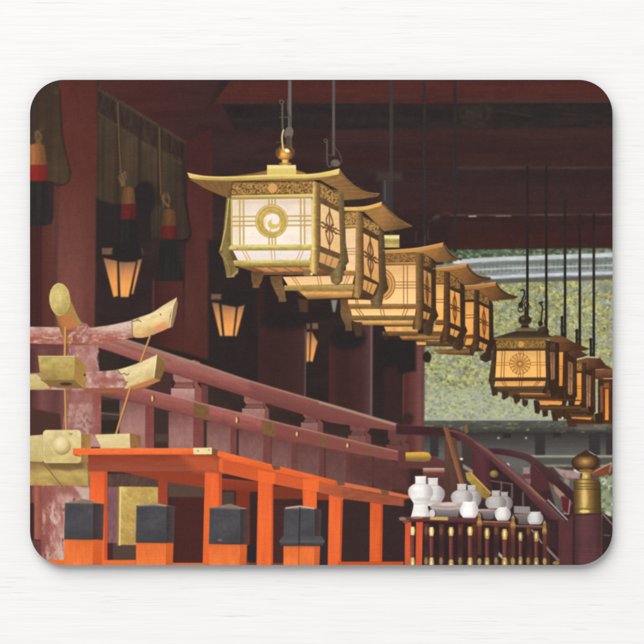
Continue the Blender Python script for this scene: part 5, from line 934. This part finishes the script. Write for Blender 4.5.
p = [(399, 517), (430, 516.8), (478, 518.6), (478, 523.6), (430, 521.6), (405, 522), (399, 520.6)]; own(p); fill(p, V(516.6, 523, (126, 70, 68), (98, 54, 54), (80, 46, 47)), soft=.5, n=(.06, 6, 3, 203))
fill(ell(402.6, 518.8, 3.6, 1.8), (150, 120, 92), soft=.7); fill([(404, 520), (410, 520), (407, 524), (403, 523)], (120, 84, 74), soft=.7); fill([(430, 516.6), (448, 517), (448, 520.4), (430, 519.8)], (196, 164, 84), soft=.5); fill(ell(417, 517.6, 6, 1.2), (156, 122, 106), soft=.6)
part('printed_offering_table', 'lower offering tables stepping down to the right')
p = [(478, 520.6), (512, 521.6), (512, 525), (545, 526), (545, 529), (512, 527.6), (478, 525)]; own(p); fill(p, V(520, 529, (120, 72, 62), (84, 50, 48)), soft=.6, n=(.1, 5, 3, 204))
line([(484, 521.4), (510, 522.2)], .9, (176, 132, 90), soft=.5); line([(516, 525.6), (543, 526.4)], .9, (150, 112, 82), soft=.5)
def spindle(x, y0, y1, gold, hh, w=3.8, dim=1.0):
    w *= 1.14
    part('printed_table_spindle'); m = lambda c: tuple(np.array(c) * dim)
    p = [(x - w / 2, y0 + hh), (x + w / 2, y0 + hh), (x + w * .4, y1 - 8.5), (x - w * .4, y1 - 8.5)]; pc('red_shaft', p, Hz(x - w / 2, x + w / 2, m((86, 44, 46)), m((126, 66, 60)), m((74, 40, 42))), soft=.45)
    p = [(x - w * .38, y0), (x + w * .38, y0), (x + w * .66, y0 + hh * .45), (x + w * .4, y0 + hh), (x - w * .4, y0 + hh), (x - w * .66, y0 + hh * .45)]; pc('gold_tip', p, Hz(x - w * .6, x + w * .6, m((128, 98, 56)), m(gold), m(gold), m((134, 104, 60))), soft=.5)
    p = [(x - w * .4, y1 - 8.5), (x + w * .4, y1 - 8.5), (x + w * .6, y1 - 3), (x + w * .5, y1), (x - w * .5, y1), (x - w * .6, y1 - 3)]; pc('gold_foot', p, Hz(x - w * .6, x + w * .6, m((128, 98, 56)), m(gold), m((134, 104, 60))), soft=.5)
    fill(ell(x - .2, y0 + hh * .45, w * .22, hh * .3), (250, 238, 196), soft=.5, op=.75); fill(ell(x - .2, y1 - 3, w * .2, 1.6), (246, 230, 180), soft=.5, op=.7); line([(x - w * .22, y0 + hh + 2), (x - w * .2, y1 - 10)], .7, (160, 96, 86), soft=.4, op=.6)
GD = (236, 210, 140)
for x, y0, y1, g, hh, w, dm in ((412.6, 526.6, 566, GD, 8.6, 4, 1), (431.4, 527, 566, GD, 9, 4.2, 1), (451, 527, 568, (218, 186, 112), 9, 4.4, .98), (470, 526.6, 566, (224, 190, 112), 9, 4.4, 1), (487, 528, 566, (198, 160, 84), 11, 4.2, .95), (504.6, 529, 566, (214, 172, 84), 10.6, 4.6, 1), (520.4, 532, 565, (184, 150, 80), 9, 3.6, .95), (536.2, 531, 566, (182, 148, 80), 10.6, 4, .95)):
    spindle(x, y0, y1, g, hh, w, dm)
for x, y in ((479.4, 515), (513, 517.6), (544.6, 523)):     # small finials at the table corners
    part('printed_table_finial'); p = [(x - 2.6, y + 8), (x - 1.6, y + 4), (x - 2, y + 1), (x, y - 3), (x + 2, y + 1), (x + 1.6, y + 4), (x + 2.6, y + 8), (x + 2.2, y + 12), (x - 2.2, y + 12)]; own(p)
    fill(p, V(y - 3, y + 12, (206, 170, 108), (140, 100, 62), (182, 142, 74), (112, 76, 50)), soft=.55); fill(rc(x - 1.8, y + 12, x + 2, y + 40), V(y + 12, y + 40, (122, 66, 50), (92, 50, 46), (86, 56, 46)), soft=.6); fill(ell(x, 561.6, 2, 3.6), (176, 142, 84), soft=.7)
for x in (426, 441, 460, 496, 512.6, 528):
    fill(ell(x, 561, 1.8, 3.8), (164, 128, 78), soft=.7, op=.85); fill(ell(x, 531, 1.6, 4), (126, 92, 58), soft=.8, op=.7)
fill(ell(556, 563, 3.4, 2), (150, 120, 60), soft=.8)
fill([(546, 520), (557, 522), (557, 550), (548, 546)], (62, 46, 50), soft=1.5, op=.8)
soften(1.0)
lum = (img @ np.array([.3, .59, .11], np.float32))[..., None]
img = lum + .90 * (img - lum)
img = 255 * np.clip(img / 255, 0, 1) ** 1.07 * np.array([1.0, .995, .985], np.float32)
img = np.array([6, 4.5, 4.5], np.float32) + .98 * img
# ---- grain of the print
rng = np.random.default_rng(5)
x, y = np.meshgrid(gx_all, gy_all)
img *= (1 + .014 * (2 * noise(x, y, 60, .9, 300, 2) - 1) + .022 * (2 * noise(x, y, .8, .8, 301, 1) - 1))[..., None]
img += (2 * noise(x, y, 1.5, 1.5, 302, 1) - 1)[..., None] * 1.6
np.clip(img, 0, 255, out=img)
# ================================================================ the scene itself
import bpy
from mathutils.geometry import tessellate_polygon
from mathutils import Vector
sc = bpy.context.scene; col = sc.collection
U = 0.000403                                # metres per drawing unit: the pad is 235 x 196 mm
THICK = 0.0034
def wx(x): return (x - 322) * U
def wy(y): return (322 - y) * U

# ---- materials
def node_mat(name):
    m = bpy.data.materials.new(name); m.use_nodes = True
    nt = m.node_tree; return m, nt, nt.nodes['Principled BSDF']
ink = bpy.data.images.new('print_ink', W, H, alpha=False, float_buffer=False)
px = np.ones((H, W, 4), np.float32); px[..., :3] = img[::-1] / 255.0
ink.pixels.foreach_set(px.ravel()); ink.update(); ink.pack()
del px

cloth, nt, bs = node_mat('printed_cloth')
L = nt.links.new
uv = nt.nodes.new('ShaderNodeUVMap'); uv.uv_map = 'print'
tx = nt.nodes.new('ShaderNodeTexImage'); tx.image = ink; tx.interpolation = 'Cubic'; tx.extension = 'EXTEND'
L(uv.outputs[0], tx.inputs[0])
co = nt.nodes.new('ShaderNodeTexCoord')
mp_ = nt.nodes.new('ShaderNodeMapping'); mp_.inputs['Scale'].default_value = (60, 1500, 1)
L(co.outputs['Object'], mp_.inputs[0])
wv = nt.nodes.new('ShaderNodeTexNoise'); wv.inputs['Scale'].default_value = 1; wv.inputs['Detail'].default_value = 3
L(mp_.outputs[0], wv.inputs['Vector'])
mr = nt.nodes.new('ShaderNodeMapRange'); mr.inputs['From Min'].default_value = .3; mr.inputs['From Max'].default_value = .7
mr.inputs['To Min'].default_value = .975; mr.inputs['To Max'].default_value = 1.025; L(wv.outputs[0], mr.inputs[0])
mx = nt.nodes.new('ShaderNodeVectorMath'); mx.operation = 'SCALE'; L(tx.outputs[0], mx.inputs[0]); L(mr.outputs[0], mx.inputs['Scale'])
L(mx.outputs[0], bs.inputs['Base Color'])
bs.inputs['Roughness'].default_value = 1; bs.inputs['Specular IOR Level'].default_value = 0
bp_ = nt.nodes.new('ShaderNodeBump'); bp_.inputs['Strength'].default_value = .12; bp_.inputs['Distance'].default_value = .0002
L(wv.outputs[0], bp_.inputs['Height']); L(bp_.outputs[0], bs.inputs['Normal'])

rubber, nt, bs = node_mat('dark_rubber')
n_ = nt.nodes.new('ShaderNodeTexNoise'); n_.inputs['Scale'].default_value = 900
r_ = nt.nodes.new('ShaderNodeValToRGB'); r_.color_ramp.elements[0].color = (.030, .026, .026, 1); r_.color_ramp.elements[1].color = (.060, .052, .050, 1)
nt.links.new(n_.outputs[0], r_.inputs[0]); nt.links.new(r_.outputs[0], bs.inputs['Base Color']); bs.inputs['Roughness'].default_value = .85

wood, nt, bs = node_mat('white_painted_wood'); L = nt.links.new
co = nt.nodes.new('ShaderNodeTexCoord')
def nz(scale, detail, rough=.5):
    m = nt.nodes.new('ShaderNodeMapping'); m.inputs['Scale'].default_value = scale; L(co.outputs['Object'], m.inputs[0])
    n = nt.nodes.new('ShaderNodeTexNoise'); n.inputs['Scale'].default_value = 1; n.inputs['Detail'].default_value = detail; n.inputs['Roughness'].default_value = rough
    L(m.outputs[0], n.inputs['Vector']); return n.outputs[0]
def rampn(src, a, ca, b, cb):
    r = nt.nodes.new('ShaderNodeValToRGB'); e = r.color_ramp.elements; e[0].position = a; e[0].color = (ca,) * 3 + (1,); e[1].position = b; e[1].color = (cb,) * 3 + (1,)
    L(src, r.inputs[0]); return r.outputs[0]
def mul(a, b):
    m = nt.nodes.new('ShaderNodeMix'); m.data_type = 'RGBA'; m.blend_type = 'MULTIPLY'; m.inputs[0].default_value = 1; L(a, m.inputs[6]); L(b, m.inputs[7]); return m.outputs[2]
grain = nz((9, 420, 1), 4, .6); fine = nz((40, 1900, 1), 2); cracks = nz((42, 1300, 1), 3, .55); broad = nz((5, 30, 1), 2)
patchy = nz((14, 60, 1), 2)
g1 = rampn(grain, .34, .975, .56, 1); g2 = rampn(fine, .36, .965, .52, 1); g3 = rampn(broad, .3, .985, .7, 1)
ck = rampn(cracks, .315, .84, .385, 1); ckm = rampn(patchy, .44, 0, .58, 1)
one = nt.nodes.new('ShaderNodeMix'); one.data_type = 'RGBA'; L(ckm, one.inputs[0]); one.inputs[6].default_value = (1, 1, 1, 1); L(ck, one.inputs[7])
c = mul(mul(g1, g2), mul(g3, one.outputs[2]))
base = nt.nodes.new('ShaderNodeMix'); base.data_type = 'RGBA'; base.blend_type = 'MULTIPLY'; base.inputs[0].default_value = 1; L(c, base.inputs[6]); base.inputs[7].default_value = (.815, .812, .806, 1)
L(base.outputs[2], bs.inputs['Base Color']); bs.inputs['Roughness'].default_value = .62; bs.inputs['Specular IOR Level'].default_value = .08
b_ = nt.nodes.new('ShaderNodeBump'); b_.inputs['Strength'].default_value = .25; b_.inputs['Distance'].default_value = .0003; L(grain, b_.inputs['Height']); L(b_.outputs[0], bs.inputs['Normal'])

# ---- meshes
def mesh_obj(name, verts, faces, mat, parent=None, uvs=None):
    me = bpy.data.meshes.new(name); me.from_pydata(verts, [], faces)
    if uvs is not None:
        lay = me.uv_layers.new(name='print')
        for lp in me.loops: lay.data[lp.index].uv = uvs[lp.vertex_index]
    me.materials.append(mat); me.update()
    o = bpy.data.objects.new(name, me); col.objects.link(o)
    if parent: o.parent = parent
    return o
def empty(name, loc=(0, 0, 0), parent=None):
    o = bpy.data.objects.new(name, None); o.empty_display_size = .02; o.location = loc; col.objects.link(o)
    if parent: o.parent = parent
    return o

# tabletop: a board with rounded edges
tb = rrc(322 - 3000, 322 - 3000, 322 + 3000, 322 + 3000, 40, 6)[::-1]; n = len(tb)
vs, fs = [], []
for ins, z in ((0, -.03), (0, -.002), (5, 0)):
    for x, y in tb: vs.append((wx(x) * (1 - ins / 3000), wy(y) * (1 - ins / 3000), z))
for k in range(2): fs += [(k * n + i, k * n + (i + 1) % n, (k + 1) * n + (i + 1) % n, (k + 1) * n + i) for i in range(n)]
fs += [tuple(range(2 * n, 3 * n)), tuple(range(n))[::-1]]
tabletop = mesh_obj('tabletop', vs, fs, wood); tabletop['kind'] = 'structure'

pad = empty('mouse_pad', (0, wy(322.3), 0))
pad['label'] = 'rounded mouse pad printed with brass shrine lanterns, on a white wooden tabletop'; pad['category'] = 'mouse pad'
OFF = Vector((0, wy(322.3), 0))
# the rubber body under the cloth
def inset(d): return rrc(30 + d, 79.8 + d, 612.5 - d, 565 - d, 34 - d, 14)
vs, fs = [], []; n = len(inset(0))
for d, z in ((1.0, 0), (.25, .0004), (.1, .0012), (.1, THICK - .0006), (.7, THICK - .00012)):
    for x, y in inset(d): vs.append((wx(x), wy(y) - OFF.y, z))
for k in range(4): fs += [(k * n + (i + 1) % n, k * n + i, (k + 1) * n + i, (k + 1) * n + (i + 1) % n) for i in range(n)]
fs += [tuple(range(4 * n, 5 * n))[::-1], tuple(range(n))]
mesh_obj('rubber_body', vs, fs, rubber, pad)

# ---- the print: thin flat pieces of cloth, all inked from the same drawing
BOUND = rrc(30, 79.8, 612.5, 565, 34, 14)
def clip(p):
    out = list(p)
    for i in range(len(BOUND)):
        (ax, ay), (bx, by) = BOUND[i], BOUND[(i + 1) % len(BOUND)]
        if abs(ax - bx) + abs(ay - by) < 1e-6: continue
        side = lambda q: (bx - ax) * (q[1] - ay) - (by - ay) * (q[0] - ax)
        inp, out = out, []
        for j in range(len(inp)):
            a, b = inp[j - 1], inp[j]; sa, sb = side(a), side(b)
            if (sa >= 0) != (sb >= 0):
                t = sa / (sa - sb); out.append((a[0] + (b[0] - a[0]) * t, a[1] + (b[1] - a[1]) * t))
            if sb >= 0: out.append(b)
        if len(out) < 3: return []
    return out
def area(p): return .5 * sum(p[i - 1][0] * p[i][1] - p[i][0] * p[i - 1][1] for i in range(len(p)))
_laid = []
def level(polys):
    """how many printed pieces already lie under these outlines"""
    bb = []
    for p in polys:
        a = np.array(p, float); bb.append((a[:, 0].min(), a[:, 1].min(), a[:, 0].max(), a[:, 1].max()))
    k = 0
    for (a, b, c, d), l in _laid:
        if l > k - 1 and any(a < q[2] and q[0] < c and b < q[3] and q[1] < d for q in bb): k = max(k, l)
    _laid.extend((q, k + 1) for q in bb)
    return k + 1
def piece(name, polys, order, parent, label=None):
    vs, fs, uvs = [], [], []
    lv = level(polys)
    for k_, p in enumerate(polys):
        z = THICK + lv * 1.0e-6 + k_ * 4e-7
        p = clip([(float(a), float(b)) for a, b in p])
        q = []
        for a in p:
            if not q or math.dist(a, q[-1]) > .02: q.append(a)
        if len(q) > 2 and math.dist(q[0], q[-1]) < .02: q.pop()
        if len(q) < 3 or abs(area(q)) < .05: continue
        b = len(vs)
        vs += [(wx(x), wy(y) - OFF.y, z) for x, y in q]; uvs += [((x - X0) / (X1 - X0), 1 - (y - Y0) / (Y1 - Y0)) for x, y in q]
        for t in tessellate_polygon([[Vector((x, -y, 0)) for x, y in q]]):
            A, B, C = (q[i] for i in t)
            s = (B[0] - A[0]) * (C[1] - A[1]) - (B[1] - A[1]) * (C[0] - A[0])
            if abs(s) < 1e-7: continue
            fs.append(tuple(b + i for i in (t if s < 0 else t[::-1])))
    if not fs: return None
    o = mesh_obj(name, vs, fs, cloth, parent, uvs)
    if label: o['label'] = label
    return o
for P in PIECES:
    if P['polys']:
        root = piece(P['name'], P['polys'], P['order'], pad, P['label'])
        if root is None: continue
    else:
        root = empty(P['name'], (0, 0, 0), pad)
        if P['label']: root['label'] = P['label']
    for s in P['subs']: piece(s['name'], s['polys'], s['order'], root, s['label'])

# ---- light: a soft daylight lamp high on the upper left, and even light all round
w = bpy.data.worlds.new('World'); sc.world = w; w.use_nodes = True
bg = w.node_tree.nodes['Background']; bg.inputs['Color'].default_value = (.99, .993, 1, 1); bg.inputs['Strength'].default_value = .60
def area_lamp(name, loc, size, power, color=(1, .99, .98)):
    l = bpy.data.lights.new(name, 'AREA'); l.shape = 'DISK'; l.size = size; l.energy = power; l.color = color
    o = bpy.data.objects.new(name, l); o.location = loc; col.objects.link(o)
    o.rotation_euler = (Vector((0, 0, 0)) - Vector(loc)).to_track_quat('-Z', 'Y').to_euler()
area_lamp('soft_lamp', (-1.9, 4.2, 3.5), 5.8, 396)

cam = bpy.data.cameras.new('camera'); co_ = bpy.data.objects.new('camera', cam); col.objects.link(co_); sc.camera = co_
D = 1.2; cam.sensor_width = 36; cam.lens = 36 * D / (644 * U); cam.clip_start = .01; cam.clip_end = 50
co_.location = (0, 0, D + THICK)
sc.view_settings.view_transform = 'Standard'; sc.view_settings.look = 'None'; sc.view_settings.exposure = 0; sc.view_settings.gamma = 1
